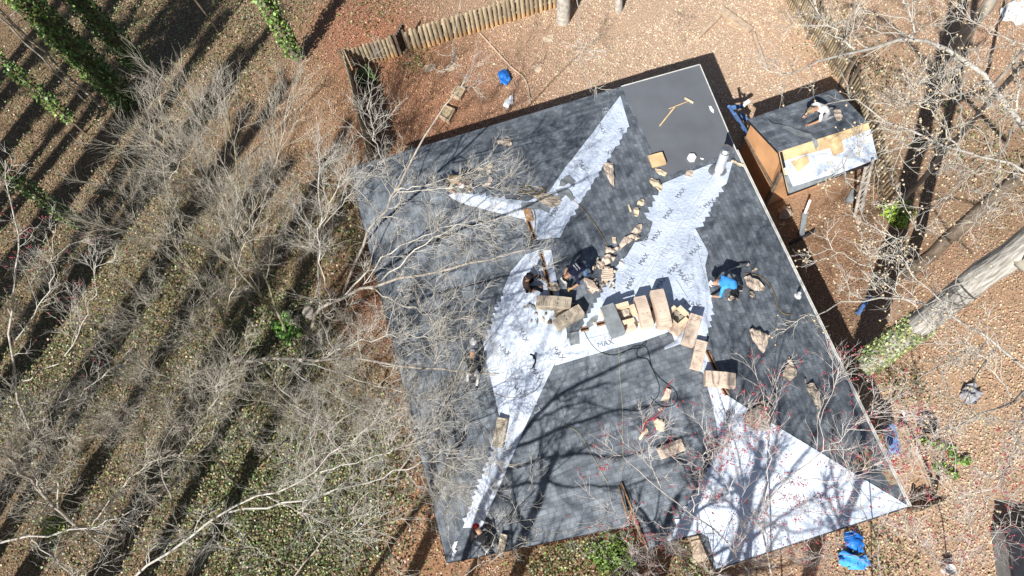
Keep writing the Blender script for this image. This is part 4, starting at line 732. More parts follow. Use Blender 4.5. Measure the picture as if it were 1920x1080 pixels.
SC = [('crumpled tan wrapper alone on the upper left slope', blob(945, 268, 15, 8), 'kraft', .07), ('curved tan scrap nearest the worker under the upper left branches', blob(917, 318, 5, 12, -20), 'kraftd', .04),
      ('narrow flat scrap left of the curved one', blob(899, 319, 9, 3, 20), 'kraftd', .02), ('long bent strip on the upper left slope below the curved scrap', [(918, 328), (924, 338), (920, 346), (906, 352), (903, 349), (914, 343)], 'kraft', .03),
      ('tall pointed tan wrapper beside the upper white hip', [(1130, 309), (1141, 305), (1149, 306), (1150, 318), (1152, 352), (1146, 346), (1136, 330)], 'kraft', .06),
      ('pale scrap under the plywood square', [(1228, 316), (1240, 319), (1251, 325), (1247, 331), (1236, 328), (1229, 322)], 'carton', .03),
      ('crumpled cream wrapper with black underside left of the white valley', blob(1231, 348, 15, 8, -40), 'carton', .08),
      ('striped wrapper at the flat roof edge', [(1288, 320), (1300, 319), (1297, 333), (1283, 330)], 'kraft', .03), ('little cream scrap topmost of the trio by the valley', blob(1202, 381, 8, 6, 30), 'carton', .04),
      ('slim cream strip leftmost of the trio by the valley', [(1177, 384), (1180, 383), (1184, 397), (1181, 399)], 'carton', .02), ('cream scrap lowest of the trio by the valley', blob(1193, 398, 6, 11, 8), 'carton', .05),
      ('folded tan wrapper at the top of the long debris row', [(1184, 436), (1193, 424), (1204, 420), (1202, 436), (1190, 440)], 'kraft', .05), ('long twisted tan wrapper in the debris row', [(1160, 460), (1172, 444), (1195, 440), (1204, 448), (1188, 452), (1172, 462), (1162, 470)], 'kraft', .08),
      ('small cream rectangle above the debris pile', [(1147, 444), (1155, 445), (1155, 457), (1148, 456)], 'carton', .02), ('bunched tan wrapper at the lower end of the debris row', [(1136, 463), (1146, 468), (1160, 464), (1158, 472), (1144, 479), (1135, 474)], 'kraft', .08),
      ('heaped tan wrapper left of the debris row', blob(1140, 488, 14, 9, 10), 'kraft', .14), ('torn wrapper piled beside the bending worker', blob(1126, 497, 8, 8), 'kraft', .10),
      ('curled scrap at the foot of the shingle offcuts', blob(1109, 546, 7, 6), 'kraft', .06), ('white torn patch on the sheet edge by the offcuts', blob(1166, 493, 5, 7), 'white', .03),
      ('torn paper right of the flue pipe', [(1376, 302), (1384, 306), (1396, 310), (1393, 313), (1384, 312), (1378, 308)], 'carton', .03), ('pale paper tuck behind the flue pipe', blob(1374, 303, 5, 4), 'kraft', .05),
      ('wide crumpled wrapper beside the blue shirted worker', [(1394, 520), (1403, 519), (1412, 524), (1424, 530), (1436, 542), (1430, 546), (1415, 546), (1402, 540), (1398, 531)], 'kraft', .1),
      ('curled cream strip above the wide crumpled wrapper', [(1409, 511), (1411, 506), (1418, 502), (1420, 505), (1413, 510)], 'carton', .03), ('brown scraps at the feet of the blue shirted worker', blob(1374, 557, 11, 4, 35), 'kraft', .05),
      ('large tent shaped wrapper on the right slope', [(1405, 620), (1412, 617), (1424, 620), (1439, 629), (1438, 645), (1431, 662), (1424, 658), (1413, 645), (1406, 632)], 'kraft', .14),
      ('twisted dull wrapper halfway down the right slope', [(1475, 669), (1480, 668), (1484, 684), (1492, 688), (1494, 704), (1480, 715), (1468, 713), (1467, 698), (1474, 686)], 'kraftd', .09),
      ('drawn out dull wrapper lower on the right slope', [(1506, 712), (1511, 712), (1512, 722), (1524, 719), (1534, 735), (1540, 758), (1533, 768), (1524, 752), (1514, 735)], 'kraftd', .08),
      ('big leaf strewn brown wrapper at the tip of the white hip', [(1392, 782), (1404, 770), (1422, 762), (1428, 748), (1436, 756), (1448, 764), (1446, 790), (1438, 808), (1416, 806), (1398, 798)], 'kraftd', .12),
      ('tan rectangular wrapper on the front slope', [(1249, 729), (1259, 732), (1252, 756), (1239, 751)], 'kraft', .05), ('cream wrapper lying right of the tangled red cord', blob(1236, 798, 9, 13, 25), 'carton', .08),
      ('cream strip lying left of the tangled red cord', [(1197, 822), (1212, 803), (1216, 808), (1200, 826)], 'carton', .05), ('tiny pink scrap above the tangled red cord', blob(1237, 768, 4, 4), 'kraft', .02),
      ('pale scrap on the shed ridge boards', blob(1570, 215, 8, 12, 20), 'kraft', .06), ('debris heap at the left ridge below the worker', blob(1052, 590, 18, 8, 15), 'kraftd', .10), ('pale wrapper torn open beside the left ridge slot', blob(1040, 540, 12, 8, -30), 'kraftd', .10)]
for lb, pts, m, h in SC: scrap('wrapper_scrap', lb, pts, m, h, .03+h*.35)
for lb, px, py, rx, ry, n_, ms in (('small torn scrap in the rubble heap beside the left ridge slot', 1030, 585, 46, 24, 26, ('kraftd', 'kraft', 'grey', 'barkd')), ('small torn scrap in the rubble between the bending worker and the valley', 1132, 515, 20, 30, 20, ('kraft', 'carton', 'kraftd')),
      ('small torn scrap scattered around the blue shirted worker', 1395, 545, 34, 16, 10, ('kraft', 'kraftd', 'carton')), ('small torn scrap beside the cartons on the middle ridge', 1200, 605, 90, 12, 12, ('kraft', 'carton', 'grey')), ('small torn scrap on the upper left slope below the camouflaged worker', 885, 345, 26, 18, 8, ('kraft', 'kraftd'))):
    for i in range(n_): scrap('paper_fragment', lb, blob(px+random.uniform(-1, 1)*rx, py+random.uniform(-1, 1)*ry, random.uniform(2.5, 7), random.uniform(1.5, 4), random.uniform(0, 180), 6, .35), random.choice(ms), random.uniform(.03, .09), .05, group=lb.replace('small torn scrap', 'scraps'))
# shingle pieces
SP = [('dark curved shingle laid over the head of the left ridge slot', [(977, 383), (990, 380), (1014, 379), (1031, 390), (1030, 401), (1012, 393), (994, 393), (978, 395)]), ('greenish shingle pile behind the dark curved shingle', [(1000, 368), (1020, 362), (1045, 368), (1054, 376), (1045, 388), (1030, 390), (1010, 378)]),
      ('upper dark shingle offcut on the white hip', [(1052, 337), (1066, 328), (1079, 340), (1076, 352), (1066, 344), (1058, 350), (1048, 349)]), ('lower dark shingle offcut on the white hip', [(1041, 357), (1062, 352), (1079, 372), (1070, 378), (1062, 366), (1052, 374)]),
      ('loose grey shingle at the left end of the middle ridge', [(1064, 624), (1085, 622), (1087, 645), (1070, 649)]), ('loose grey shingle propped by the grey stack', [(1100, 606), (1116, 592), (1122, 594), (1118, 606), (1100, 618)])]
for lb, pts in SP: scrap('loose_shingle', lb, pts, 'grey' if 'greenish' not in lb else 'kraftd', .03, .015, group='loose shingles on the ridges', cat='shingle')
# offcut stacks
for lb, px, py, a in (('ribbed stack of tan shingle offcuts right of the bending worker', 1139, 515, 0), ('ribbed stack of tan offcuts lying below the bending worker', 1108, 533, -32)):
    root = thing('offcut_stack', lb, 'offcut stack', tuple(PR(px, py)), group='stacks of tan offcuts')
    for i in range(6):
        ca = math.radians(a); q = PR(px+(i-2.5)*3.6*math.sin(-ca), py+(i-2.5)*3.6*math.cos(ca), .05+.012*i); bm = bmesh.new(); box(bm, q, (.34+random.uniform(-.04, .05), .055, .05), ca+AZ*.4+random.uniform(-.08, .08)); bmobj('offcut', bm, M['kraft'], root)
# things on the flat roof
c = PR(1232, 300, .1); o = thing('plywood_square', 'yellow plywood square resting on the flat roof edge', 'plywood sheet', tuple(c)); bm = bmesh.new(); box(bm, c, (.5, .46, .12), AZ-.03); bmesh.ops.bevel(bm, geom=bm.edges[:], offset=.02, segments=1); me = None; bmobj('board', bm, M['ply'], o)
c = PR(1297, 296, .05); bm = bmesh.new(); bmesh.ops.create_cone(bm, cap_ends=True, segments=6, radius1=.155, radius2=.15, depth=.14, matrix=Matrix.Translation(c) @ Matrix.Rotation(.5, 4, 'Z')); o = thing('bucket_lid_box', 'white six sided tub on the flat roof', 'tub', tuple(c)); bmobj('tub_body', bm, M['white'], o)
bm = bmesh.new()
for k in range(4): box(bm, c+Vector((.06*math.cos(k*1.57), .06*math.sin(k*1.57), .072)), (.03, .03, .008), k)
bmobj('lid_knob', bm, M['grey'], o)
bm = bmesh.new(); bar(bm, PR(1237, 236, .03), PR(1265, 201, .03), .045, .03); tag(bmobj('wooden_stick', bm, M['ply']), 'thick wooden stick lying on the flat roof', 'stick')
o = thing('push_broom', 'wooden push broom lying on the flat roof', 'broom', tuple(PR(1275, 195)))
bm = bmesh.new(); bar(bm, PR(1254, 204, .06), PR(1290, 190, .05), .022, .022); bmobj('broom_handle', bm, M['ply'], o)
bm = bmesh.new(); bar(bm, PR(1284, 184, .05), PR(1300, 193, .05), .05, .06); bmobj('broom_head', bm, M['carton'], o)
scrap('white_scrap', 'white leaf shaped scrap near the flat roof right edge', [(1328, 199), (1333, 199), (1338, 207), (1338, 213), (1331, 207)], 'white', .02, .01, cat='plastic scrap', group=None)
# pale spots
scrap('white_scrap', 'small white chip beside the six sided tub', [(1313, 296), (1319, 297), (1319, 300), (1313, 299)], 'white', .02, .005, cat='plastic scrap', group=None)
# hoses and cords
cord('air_hose', 'black air hose snaking down from the middle ridge over the front slope', 'hose', [(1094, 618), (1104, 638), (1122, 658), (1150, 666), (1180, 656), (1205, 651), (1212, 640), (1196, 655), (1196, 670), (1214, 674), (1222, 690), (1240, 712), (1262, 728), (1270, 745), (1262, 760), (1240, 762), (1220, 745)], .011, M['hose'])
cord('air_hose', 'second black hose curling beside the first on the front slope', 'hose', [(1160, 668), (1190, 650), (1212, 652), (1222, 688), (1236, 725), (1228, 750), (1200, 770), (1170, 768)], .009, M['hose'])
cord('rope', 'pale green rope running straight down the front slope', 'rope', [(1160, 632), (1162, 700), (1167, 760), (1168, 830), (1168, 880)], .007, M['rope'])
cord('rope', 'pale rope arcing over the lower front slope', 'rope', [(1055, 795), (1085, 812), (1108, 850), (1130, 890), (1140, 905)], .008, M['rope'])
cord('air_hose', 'brown hose stretched from the left ridge to the debris row', 'hose', [(1005, 395), (1030, 362), (1065, 368), (1100, 400), (1128, 440), (1143, 468)], .010, M['oldrope'])
cord('air_hose', 'golden hose coiled above the left ridge head', 'hose', [(975, 352), (985, 360), (1000, 358), (1012, 350), (1020, 358), (1004, 366), (985, 362), (978, 354), (990, 350), (1008, 362), (1022, 352), (1015, 372), (1000, 384), (1004, 410), (1002, 440)], .016, M['oldrope'])
cord('air_hose', 'thin brown hose curling from the blue shirted worker down the right slope', 'hose', [(1398, 512), (1420, 516), (1440, 530), (1452, 552), (1458, 575), (1470, 588), (1486, 590)], .012, M['oldrope'])
cord('air_hose', 'thin dark hose looping across the white lower left hip', 'hose', [(922, 735), (950, 745), (985, 742), (1010, 726), (1020, 700)], .012, M['oldrope'])
cord('cord', 'tangled red cord looping on the front slope', 'cord', [(1205, 815), (1212, 795), (1225, 785), (1232, 795), (1222, 812), (1208, 818), (1200, 805), (1215, 790), (1235, 775), (1250, 755), (1245, 735), (1262, 712)], .009, M['red'])
cord('cord', 'dark twist of rubber lying on the lower left white hip', 'cord', [(994, 664), (1002, 668), (1004, 678), (999, 690)], .028, M['black'])
bm = bmesh.new(); q = PR(1001, 668, .18); cyl(bm, q-Vector((0, 0, .2)), q, .05, .04, 8)
tag(bmobj('rope_anchor', bm, M['black']), 'small dark roof anchor standing on the lower left white hip', 'anchor')
cord('cord', 'thin dark wire curled on the shed roof', 'wire', [(1441, 224), (1450, 231), (1467, 233)], .012, M['black'])
scrap('loose_shingle', 'grey shingle strip curved over the shed ridge', [(1465, 240), (1475, 236), (1500, 246), (1520, 252), (1534, 270), (1530, 284), (1520, 262), (1500, 258)], 'grey', .04, .015, cat='shingle', group=None)
scrap('white_torn_strip', 'torn white underlayment strip near the bottom left roof corner', [(852, 1016), (858, 1014), (853, 1030), (857, 1032), (850, 1050), (845, 1048), (850, 1034), (846, 1030)], 'tarpw', .02, .01, cat='sheeting strip', group=None)
# ------------------------------------------------------------------ people
def skinned(edges, verts, radii, root):
    me = bpy.data.meshes.new('tmp'); me.from_pydata(verts, edges, []); o = bpy.data.objects.new('tmp', me); COL.objects.link(o)
    md = o.modifiers.new('s', 'SKIN'); md.use_smooth_shade = True; md.branch_smoothing = .4
    for i, r in enumerate(radii): me.skin_vertices[0].data[i].radius = (r, r); me.skin_vertices[0].data[i].use_root = (i == root)
    s = o.modifiers.new('u', 'SUBSURF'); s.levels = s.render_levels = 1
    bpy.context.view_layer.update(); r = bpy.data.meshes.new_from_object(o.evaluated_get(bpy.context.evaluated_depsgraph_get()))
    V = [v.co.copy() for v in r.vertices]; Fs = [tuple(p.vertices) for p in r.polygons]
    bpy.data.objects.remove(o); bpy.data.meshes.remove(me); bpy.data.meshes.remove(r); return V, Fs
POSES = dict(
    bend=dict(pel=(0, 0, .62), sp=(.17, 0, .74), ch=(.38, 0, .78), nk=(.50, 0, .76), hd=(.62, 0, .70), sh=.18, el=(.42, .32, .50), ha=(.62, .24, .30), kn=(.10, .15, .38), an=(-.16, .13, .06), to=(.02, .14, .03)),
    kneel=dict(pel=(0, 0, .34), sp=(.15, 0, .46), ch=(.34, 0, .55), nk=(.45, 0, .58), hd=(.57, 0, .57), sh=.18, el=(.40, .30, .34), ha=(.62, .20, .12), kn=(.18, .17, .07), an=(-.20, .14, .06), to=(-.34, .13, .05)),
    sit=dict(pel=(0, 0, .14), sp=(-.02, 0, .32), ch=(.04, 0, .55), nk=(.08, 0, .66), hd=(.14, 0, .80), sh=.18, el=(.18, .27, .34), ha=(.42, .16, .30), kn=(.38, .18, .38), an=(.58, .17, .06), to=(.70, .18, .05)))
def person(label, px, py, head, pose, shirt, pants, hat, h0=.4, sc=1.0, hands='skin', writing=False, tool=True, mir=1):
    p = POSES[pose]; q = PR(px, py, h0); base = Vector((q.x, q.y, q.z-h0)); e = PR(head[0], head[1], h0); d = e-q; rz = math.atan2(d.y, d.x)
    root = thing('person', label, 'person', tuple(base), rz); T = lambda v, s=1: Vector((v[0], v[1]*s, v[2]))*sc
    vs, es, rd = [], [], []
    def add(v, r, par=None):
        vs.append(Vector(v)); rd.append(r*sc); 
        if par is not None: es.append((par, len(vs)-1))
        return len(vs)-1
    a = add(T(p['pel']), .135); b = add(T(p['sp']), .125, a); c = add(T(p['ch']), .145, b); n = add(T(p['nk']), .065, c)
    hd = add(T(p['hd']), .088, n); hv = (T(p['hd'])-T(p['nk'])).normalized(); add(T(p['hd'])+hv*.09*sc, .075, hd)
    seg = [(a, b, 0), (b, c, 0), (c, n, 0), (n, hd, 2)]
    hpos = []
    for s in (1, -1):
        ex = .0 if s == mir else .10
        shv = add(Vector((p['ch'][0]+.04, s*p['sh'], p['ch'][2]))*sc, .062, c); el = add(T((p['el'][0]-ex*.5, p['el'][1], p['el'][2]), s), .048, shv); ha = add(T((p['ha'][0]-ex, p['ha'][1], p['ha'][2]), s), .033, el)
        dirv = (vs[ha]-vs[el]).normalized(); pl = add(vs[ha]+dirv*.07*sc, .034, ha); hpos.append((vs[pl].copy(), dirv, s))
        hip = add(Vector((p['pel'][0]+.02, s*.10, p['pel'][2]-.02))*sc, .095, a); kn = add(T((p['kn'][0]-ex, p['kn'][1], p['kn'][2]+ex*.3), s), .065, hip); an = add(T((p['an'][0]-ex, p['an'][1], p['an'][2]), s), .042, kn); to = add(T((p['to'][0]-ex, p['to'][1], p['to'][2]), s), .038, an)
        seg += [(c, shv, 0), (shv, el, 0), (el, ha, 2), (ha, pl, 3), (a, hip, 1), (hip, kn, 1), (kn, an, 1), (an, to, 4)]
    V, Fs = skinned(es, vs, rd, 0); bm = bmesh.new(); bv = [bm.verts.new(v) for v in V]
    for f in Fs:
        cc = sum((V[i] for i in f), Vector())/len(f); best = 9; mi = 0
        for i, j, m in seg:
            A, B = vs[i], vs[j]; AB = B-A; t = max(0, min(1, (cc-A).dot(AB)/(AB.length_squared+1e-9))); dd = (cc-A-AB*t).length-rd[i]*(1-t)-rd[j]*t
            if dd < best: best = dd; mi = m
        if (cc-vs[hd]).length < .16*sc and (cc-vs[hd]).dot(hv) > -.02: mi = 2
        bm.faces.new([bv[i] for i in f]).material_index = mi
    for (hp, dv, s) in hpos:      # five fingers
        side = Vector((0, 0, 1)).cross(dv).normalized(); k0 = len(bm.faces)
        for k in range(4):
            b0 = hp+side*(k-1.5)*.02*sc+dv*.02*sc; m1 = b0+dv*.045*sc+Vector((0, 0, -.012)); cyl(bm, b0, m1, .010*sc, .009*sc, 6); cyl(bm, m1, m1+(dv+Vector((0, 0, -.8))).normalized()*(.03+.004*(k in (1, 2)))*sc, .009*sc, .007*sc, 6)
        cyl(bm, hp+side*s*-.03*sc, hp+side*s*-.06*sc+dv*.035*sc, .011*sc, .009*sc, 6)
        bm.faces.ensure_lookup_table()
        for f in bm.faces[k0:]: f.material_index = 3
    # nose and ears on the head
    hc = vs[hd]+hv*.03*sc; dn = Vector((hv.z, 0, -hv.x)); dn = dn if dn.x >= 0 else -dn; k0 = len(bm.faces)
    cyl(bm, hc+dn*.085*sc, hc+dn*.115*sc, .016*sc, .008*sc, 6)
    for s in (1, -1): box(bm, hc+Vector((0, s*.09*sc, 0)), (.03*sc, .015*sc, .05*sc))
    bm.faces.ensure_lookup_table()
    for f in bm.faces[k0:]: f.material_index = 2
    me = bpy.data.meshes.new('body'); bm.normal_update(); bm.to_mesh(me); bm.free()
    for f in me.polygons: f.use_smooth = True
    link('body', me, [M[shirt], M[pants], M['skin'], M[hands], M['dark']], root, keep=True)
    if hat:
        bm = bmesh.new(); r = bmesh.ops.create_uvsphere(bm, u_segments=14, v_segments=8, radius=.108*sc)
        ax = (hv-dn*.35).normalized(); qm = ax.to_track_quat('Z', 'X').to_matrix().to_4x4(); cc = hc+hv*.03*sc
        bmesh.ops.delete(bm, geom=[v for v in bm.verts if v.co.z < -.015*sc], context='VERTS'); bm.transform(Matrix.Translation(cc) @ qm)
        k = bm.verts[:]; bmesh.ops.create_cone(bm, cap_ends=True, segments=12, radius1=.085*sc, radius2=.08*sc, depth=.012, matrix=Matrix.Translation(cc+dn*.09*sc-hv*.01) @ qm)
        bmobj('cap', bm, M[hat], root, keep=True, smooth=True)
    else:
        bm = bmesh.new(); bmesh.ops.create_uvsphere(bm, u_segments=12, v_segments=8, radius=.102*sc, matrix=Matrix.Translation(hc+hv*.02-dn*.015)); bmesh.ops.delete(bm, geom=[v for v in bm.verts if (v.co-hc).dot(hv-dn*.4) < -.01], context='VERTS'); bmobj('hair', bm, M['black'], root, keep=True, smooth=True)
    if writing:
        bm = bmesh.new(); A, B = T(p['sp']), T(p['ch']); up = Vector((-(B-A).z, 0, (B-A).x)).normalized(); ax = (B-A).normalized()
        for row in (-.05, .035):
            for k in range(7):
                y = -.115+k*.033; c0 = (A*.35+B*.65)+up*(.150)*sc+ax*row+Vector((0, y, -abs(y)*.12)); bar(bm, c0, c0+Vector((0, .019, 0)), random.uniform(.03, .05), .006, up=tuple(up))
        bmobj('back_lettering', bm, M['white'], root, keep=True)
    return root
person('worker bending forward in a navy shirt with white lettering on the back', 1096, 500, (1062, 521), 'bend', 'navy', 'jeans', None, .6, 1.05, 'glove', writing=True)
person('worker in a bright blue shirt and white cap on the right slope', 1380, 538, (1348, 532), 'bend', 'blue2', 'black', 'white', .55, 1.05, 'whitec')
person('worker in dark clothes sitting beside the left ridge slot', 985, 532, (1008, 528), 'sit', 'brownc', 'black', None, .35, 1.1)
person('worker in a white shirt crouching on the shed roof', 1553, 204, (1528, 212), 'kneel', 'whitec', 'greyc', 'tan', .4, 1.15)
person('worker in black and pale trousers by the left white hip', 884, 700, (886, 676), 'kneel', 'black', 'whitec', 'greyc', .4, 1.0)
person('worker with a red cap at the bottom left roof corner', 918, 1025, (906, 1008), 'kneel', 'black', 'greyc', 'red', .4, 1.0)
person('worker with a white cap and camouflage top under the upper left branches', 843, 330, (862, 345), 'kneel', 'tan', 'black', 'white', .4, 1.05)
o = thing('nail_gun', 'white handled nail gun held by the navy shirted worker', 'nail gun', tuple(PR(1056, 528, .1)))
bm = bmesh.new(); bar(bm, PR(1052, 521, .15), PR(1064, 536, .12), .07, .07); bmobj('handle', bm, M['whitec'], o)
bm = bmesh.new(); q = PR(1066, 538, .08); cyl(bm, q, q+Vector((0, 0, .18)), .06, .05, 10); bmobj('magazine', bm, M['black'], o)
o = thing('pry_bar', 'long grey scraper standing behind the blue shirted worker', 'roofing tool', tuple(PR(1370, 510)))
bm = bmesh.new(); bar(bm, PR(1376, 524, .5), PR(1366, 506, .3), .05, .03); bar(bm, PR(1366, 506, .3), PR(1401, 495, .1), .04, .03); bmobj('shaft', bm, M['grey'], o)
bm = bmesh.new(); box(bm, PR(1402, 496, .08), (.09, .07, .04), .4); bmobj('blade', bm, M['kraft'], o)
# ------------------------------------------------------------------ things on the ground
def pile(name, label, cat, pts, m, h, conv=GND, rough=.08): return scrap(name, label, pts, m, h, rough, group=None, cat=cat, conv=conv)
pile('folded_tarp', 'bundled blue tarp lying in the back yard', 'tarp', [(934, 138), (944, 133), (954, 138), (958, 154), (950, 162), (940, 161), (935, 150)], 'blue', .3)
pile('crumpled_bag', 'white and blue crumpled bag on the red clay of the back yard', 'bag', [(944, 198), (956, 180), (963, 178), (962, 195), (950, 206), (943, 203)], 'tarpw', .1)
pile('blue_tarp', 'heaped bright blue tarp below the white hip at the bottom', 'tarp', [(1566, 1042), (1580, 1028), (1600, 1045), (1620, 1040), (1630, 1055), (1618, 1068), (1592, 1068), (1572, 1058)], 'blue2', .3, rough=.2)
pile('blue_tarp', 'dark fold of blue tarp nearest the white hip eave', 'tarp', [(1580, 1000), (1600, 992), (1614, 1008), (1616, 1036), (1596, 1040), (1582, 1024)], 'blue', .25, rough=.18)
pile('trash_pile', 'pile of white and grey rubbish at the top right corner', 'rubbish', [(1872, 20), (1900, 5), (1935, 10), (1935, 45), (1900, 52), (1876, 42)], 'tarpw', .25, rough=.2)
pile('debris_pile', 'heap of pale debris and black bags at the shed corner', 'debris', [(1456, 398), (1466, 386), (1478, 392), (1486, 404), (1478, 412), (1462, 412)], 'kraftd', .25, rough=.15)
pile('grey_sheet', 'grey sheet leaning on the litter beside the wooden ladder', 'sheet', [(1583, 378), (1596, 356), (1604, 358), (1602, 376), (1588, 386)], 'grey', .08)
pile('grey_tangle', 'tangle of pale wire mesh in the right yard', 'wire mesh', [(1798, 742), (1806, 722), (1826, 720), (1836, 740), (1828, 762), (1808, 758)], 'greyc', .2, rough=.25)
for lb, px, py, rx, ry in (('pale stepping stone nearest the top right of the back yard', 1028, 73, 11, 7), ('pale stepping stone left in the back yard', 806, 128, 14, 8), ('grey stepping stone right of the leftmost one', 846, 127, 10, 7), ('cream stone beside the clay path', 1008, 128, 9, 9), ('stone beside the grey sheet below the shed', 1608, 412, 6, 10), ('low stone by the black bags', 1468, 420, 5, 4)):
    pile('stepping_stone', lb, 'stone', blob(px, py, rx, ry, 15, 8, .15), 'stone', .04, rough=.02)
def bed(label, pts):
    w = [P(*p) for p in pts]; root = thing('raised_bed', label, 'planter box', tuple(sum(w, Vector())/4), group='square board planters in the back yard')
    bm = bmesh.new()
    for a, b in zip(w, w[1:]+w[:1]): bar(bm, a+Vector((0, 0, .12)), b+Vector((0, 0, .12)), .05, .24)
    bmobj('board_frame', bm, M['timber'], root); bm = bmesh.new(); bm.faces.new([bm.verts.new(q+Vector((0, 0, .18))) for q in w]); bmobj('soil', bm, M['tan'], root)
bed('upper square board planter in the left back yard', [(848, 182), (858, 167), (874, 172), (864, 190)])
bed('lower square board planter close to the roof edge', [(826, 222), (834, 203), (854, 211), (843, 232)])
for lb, a, b, w in (('thick landscape timber edging at the top of the yard', (1352, 18), (1408, 58), .3), ('thin fallen pole pointing at the flat roof', (1412, 62), (1438, 136), .12), ('faint board lying left of the thick edging timber', (1308, 72), (1350, 30), .14), ('dark metal rod on the litter right of the downspout', (1480, 458), (1528, 433), .07)):
    bm = bmesh.new(); bar(bm, P(*a, .1), P(*b, .1), w, .16); tag(bmobj('timber', bm, M['timber'] if 'dark' not in lb else M['dark']), lb, 'timber')
cord('path_edge', 'thin rusty pipe line crossing the clay of the back yard', 'pipe', [(900, 62), (955, 122), (985, 150), (995, 195)], .04, M['timber'], conv=lambda px, py: P(px, py, .04))
o = thing('downspout', 'white downspout with grey end lying on the litter below the shed', 'downspout', tuple(P(1512, 400)))
bm = bmesh.new(); bar(bm, P(1519, 375, .5), P(1509, 400, .3), .09, .07); bmobj('pipe_section', bm, M['white'], o); bm = bmesh.new(); bar(bm, P(1509, 400, .25), P(1502, 446, .1), .18, .08); bmobj('splash_tray', bm, M['grey'], o)
# wooden ladder at the shed
def ladder(label, a, b, w, m, n=8, group=None):
    A, B = Vector(a), Vector(b); d = B-A; s = Vector((-d.y, d.x, 0)).normalized(); root = thing('ladder', label, 'ladder', (A.x, A.y, 0)); 
    for k in (-1, 1): bm = bmesh.new(); bar(bm, A+s*k*w/2, B+s*k*w/2, .05, .09); bmobj('rail', bm, m, root)
    for i in range(n): c = A+d*((i+.5)/n); bm = bmesh.new(); bar(bm, c-s*w/2, c+s*w/2, .045, .03); bmobj('rung', bm, m, root)
ladder('grey wooden ladder leaning against the shed eave', P(1608, 400, .05), P(1630, 306, 2.75), .42, mat('grey ladder wood', (.4, .37, .33), .8, .25, 9), 9)
# blue ladder between house and shed
ladder('blue ladder with white tops between the flat roof and the shed', P(1408, 262, .05), P(1372, 206, 3.2), .38, M['blued'], 8)
o = thing('ladder_foot_set', 'white work gloves on blue rail ends beside the shed corner', 'gloves', tuple(P(1400, 200)))
bm = bmesh.new(); box(bm, P(1401, 192, 1.2), (.22, .14, .08), .6); box(bm, P(1393, 198, 1.2), (.16, .1, .08), .2); bmobj('glove', bm, M['whitec'], o)
bm = bmesh.new(); bar(bm, P(1366, 203, 1.2), P(1392, 199, 1.2), .14, .1); bar(bm, P(1388, 214, 1.2), P(1400, 226, 1.2), .14, .1); bmobj('rail_end', bm, M['blued'], o)
# blue slide by the right wall
o = thing('blue_bench', 'long blue slide standing against the lower right wall', 'slide', tuple(P(1670, 835)))
A, B = P(1664, 798, 1.0), P(1676, 856, .3); s = Vector((-(B-A).y, (B-A).x, 0)).normalized()
bm = bmesh.new(); bar(bm, A, B, .34, .03); bmobj('slide_bed', bm, M['blued'], o); bm = bmesh.new(); bar(bm, A+s*.18+Vector((0, 0, .06)), B+s*.18+Vector((0, 0, .06)), .03, .14); bar(bm, A-s*.18+Vector((0, 0, .06)), B-s*.18+Vector((0, 0, .06)), .03, .14); bmobj('side_lip', bm, M['blued'], o)
bm = bmesh.new(); bar(bm, A+s*.15, Vector((A.x, A.y, 0))+s*.15, .05, .05); bar(bm, A-s*.15, Vector((A.x, A.y, 0))-s*.15, .05, .05); bmobj('leg', bm, M['dark'], o)
bm = bmesh.new(); q = P(1735, 797, 0); cyl(bm, q, q+Vector((0, 0, .22)), .26, .32, 22, caps=False); o = thing('basin', 'round black basin in the right yard', 'basin', tuple(q)); bmobj('basin_side', bm, M['black'], o)
bm = bmesh.new(); cyl(bm, q+Vector((0, 0, .02)), q+Vector((0, 0, .05)), .27, .27, 22); bmobj('basin_floor', bm, M['dark'], o)
bm = bmesh.new(); bar(bm, P(1693, 770, .05), P(1696, 800, .05), .08, .08); tag(bmobj('white_post', bm, M['white']), 'short white post lying left of the black basin', 'post')
o = thing('storage_bin', 'dark weathered storage bin at the bottom right corner', 'bin', tuple(P(1900, 1050)))
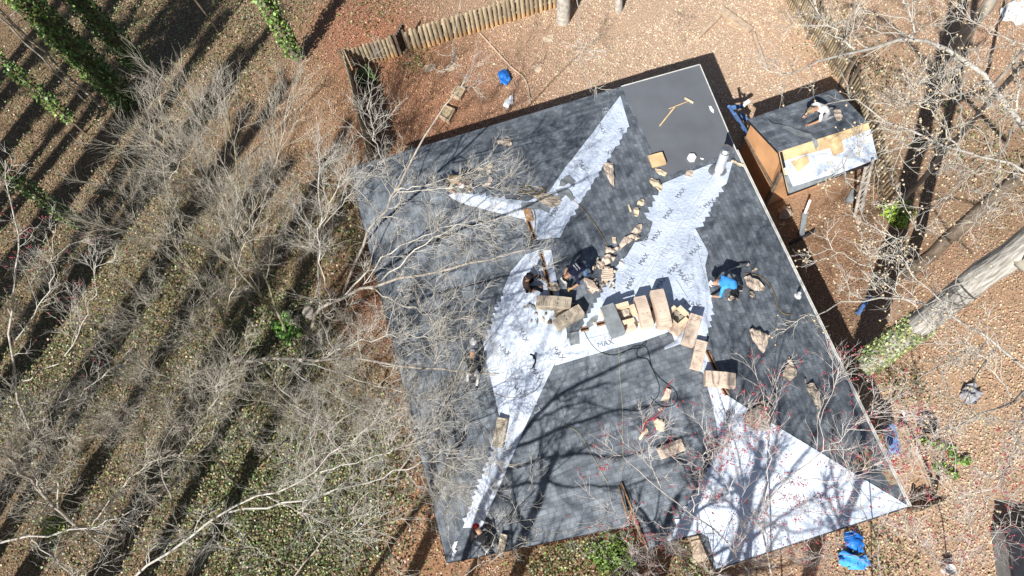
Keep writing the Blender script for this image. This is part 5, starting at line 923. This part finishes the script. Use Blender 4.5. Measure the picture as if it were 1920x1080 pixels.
bm = bmesh.new(); c = P(1912, 1046, .45); box(bm, c, (1.0, 1.5, .8), -.1); bmobj('bin_body', bm, M['grey'], o); bm = bmesh.new(); box(bm, c+Vector((0, 0, .43)), (1.06, 1.56, .06), -.1); bmesh.ops.inset_region(bm, faces=[f for f in bm.faces if f.normal.z > .9], thickness=.1, depth=-.03); bmobj('bin_lid', bm, M['dark'], o)
o = thing('bucket', 'white bucket on the ground at the bottom right', 'bucket', tuple(P(1772, 1068)))
bm = bmesh.new(); q = P(1772, 1068); cyl(bm, q, q+Vector((0, 0, .36)), .13, .16, 18, caps=False); bmobj('bucket_side', bm, M['white'], o); bm = bmesh.new(); cyl(bm, q+Vector((0, 0, .2)), q+Vector((0, 0, .22)), .14, .14, 18); bmobj('bucket_content', bm, M['greyc'], o)
for lb, a, b in (('dull blue pipe length lying in trunk shadow right of the house', (1608, 588), (1620, 572)), ('second blue pipe length just above the first', (1622, 568), (1634, 556))):
    bm = bmesh.new(); cyl(bm, P(*a, .08), P(*b, .08), .08, .08, 10); tag(bmobj('pipe', bm, M['blued']), lb, 'pipe')
bm = bmesh.new(); bar(bm, P(488, 884, .1), P(505, 856, .1), .17, .08); tag(bmobj('rotten_log', bm, M['wood']), 'reddish rotten log lying in the lower left ivy', 'log')
q = P(585, 592); bm = bmesh.new(); cyl(bm, q, q+Vector((-.05, .05, .35)), .26, .22, 14); tag(bmobj('tree_stump', bm, M['bark']), 'broken grey stump left of the house by the leaning trees', 'stump')
# plywood leaning below the projecting eave
bm = bmesh.new(); w = [P(1296, 1008, 2.5), P(1316, 1002, 2.5), P(1328, 1048, .1), P(1302, 1056, .1)]; vs = [bm.verts.new(q) for q in w]+[bm.verts.new(q-Vector((.02, .03, .03))) for q in w]
for f in ((0, 1, 2, 3), (7, 6, 5, 4), (0, 4, 5, 1), (1, 5, 6, 2), (2, 6, 7, 3), (3, 7, 4, 0)): bm.faces.new([vs[i] for i in f])
tag(bmobj('leaning_board', bm, M['stone']), 'weathered plywood panel leaning under the front eave step', 'plywood sheet')
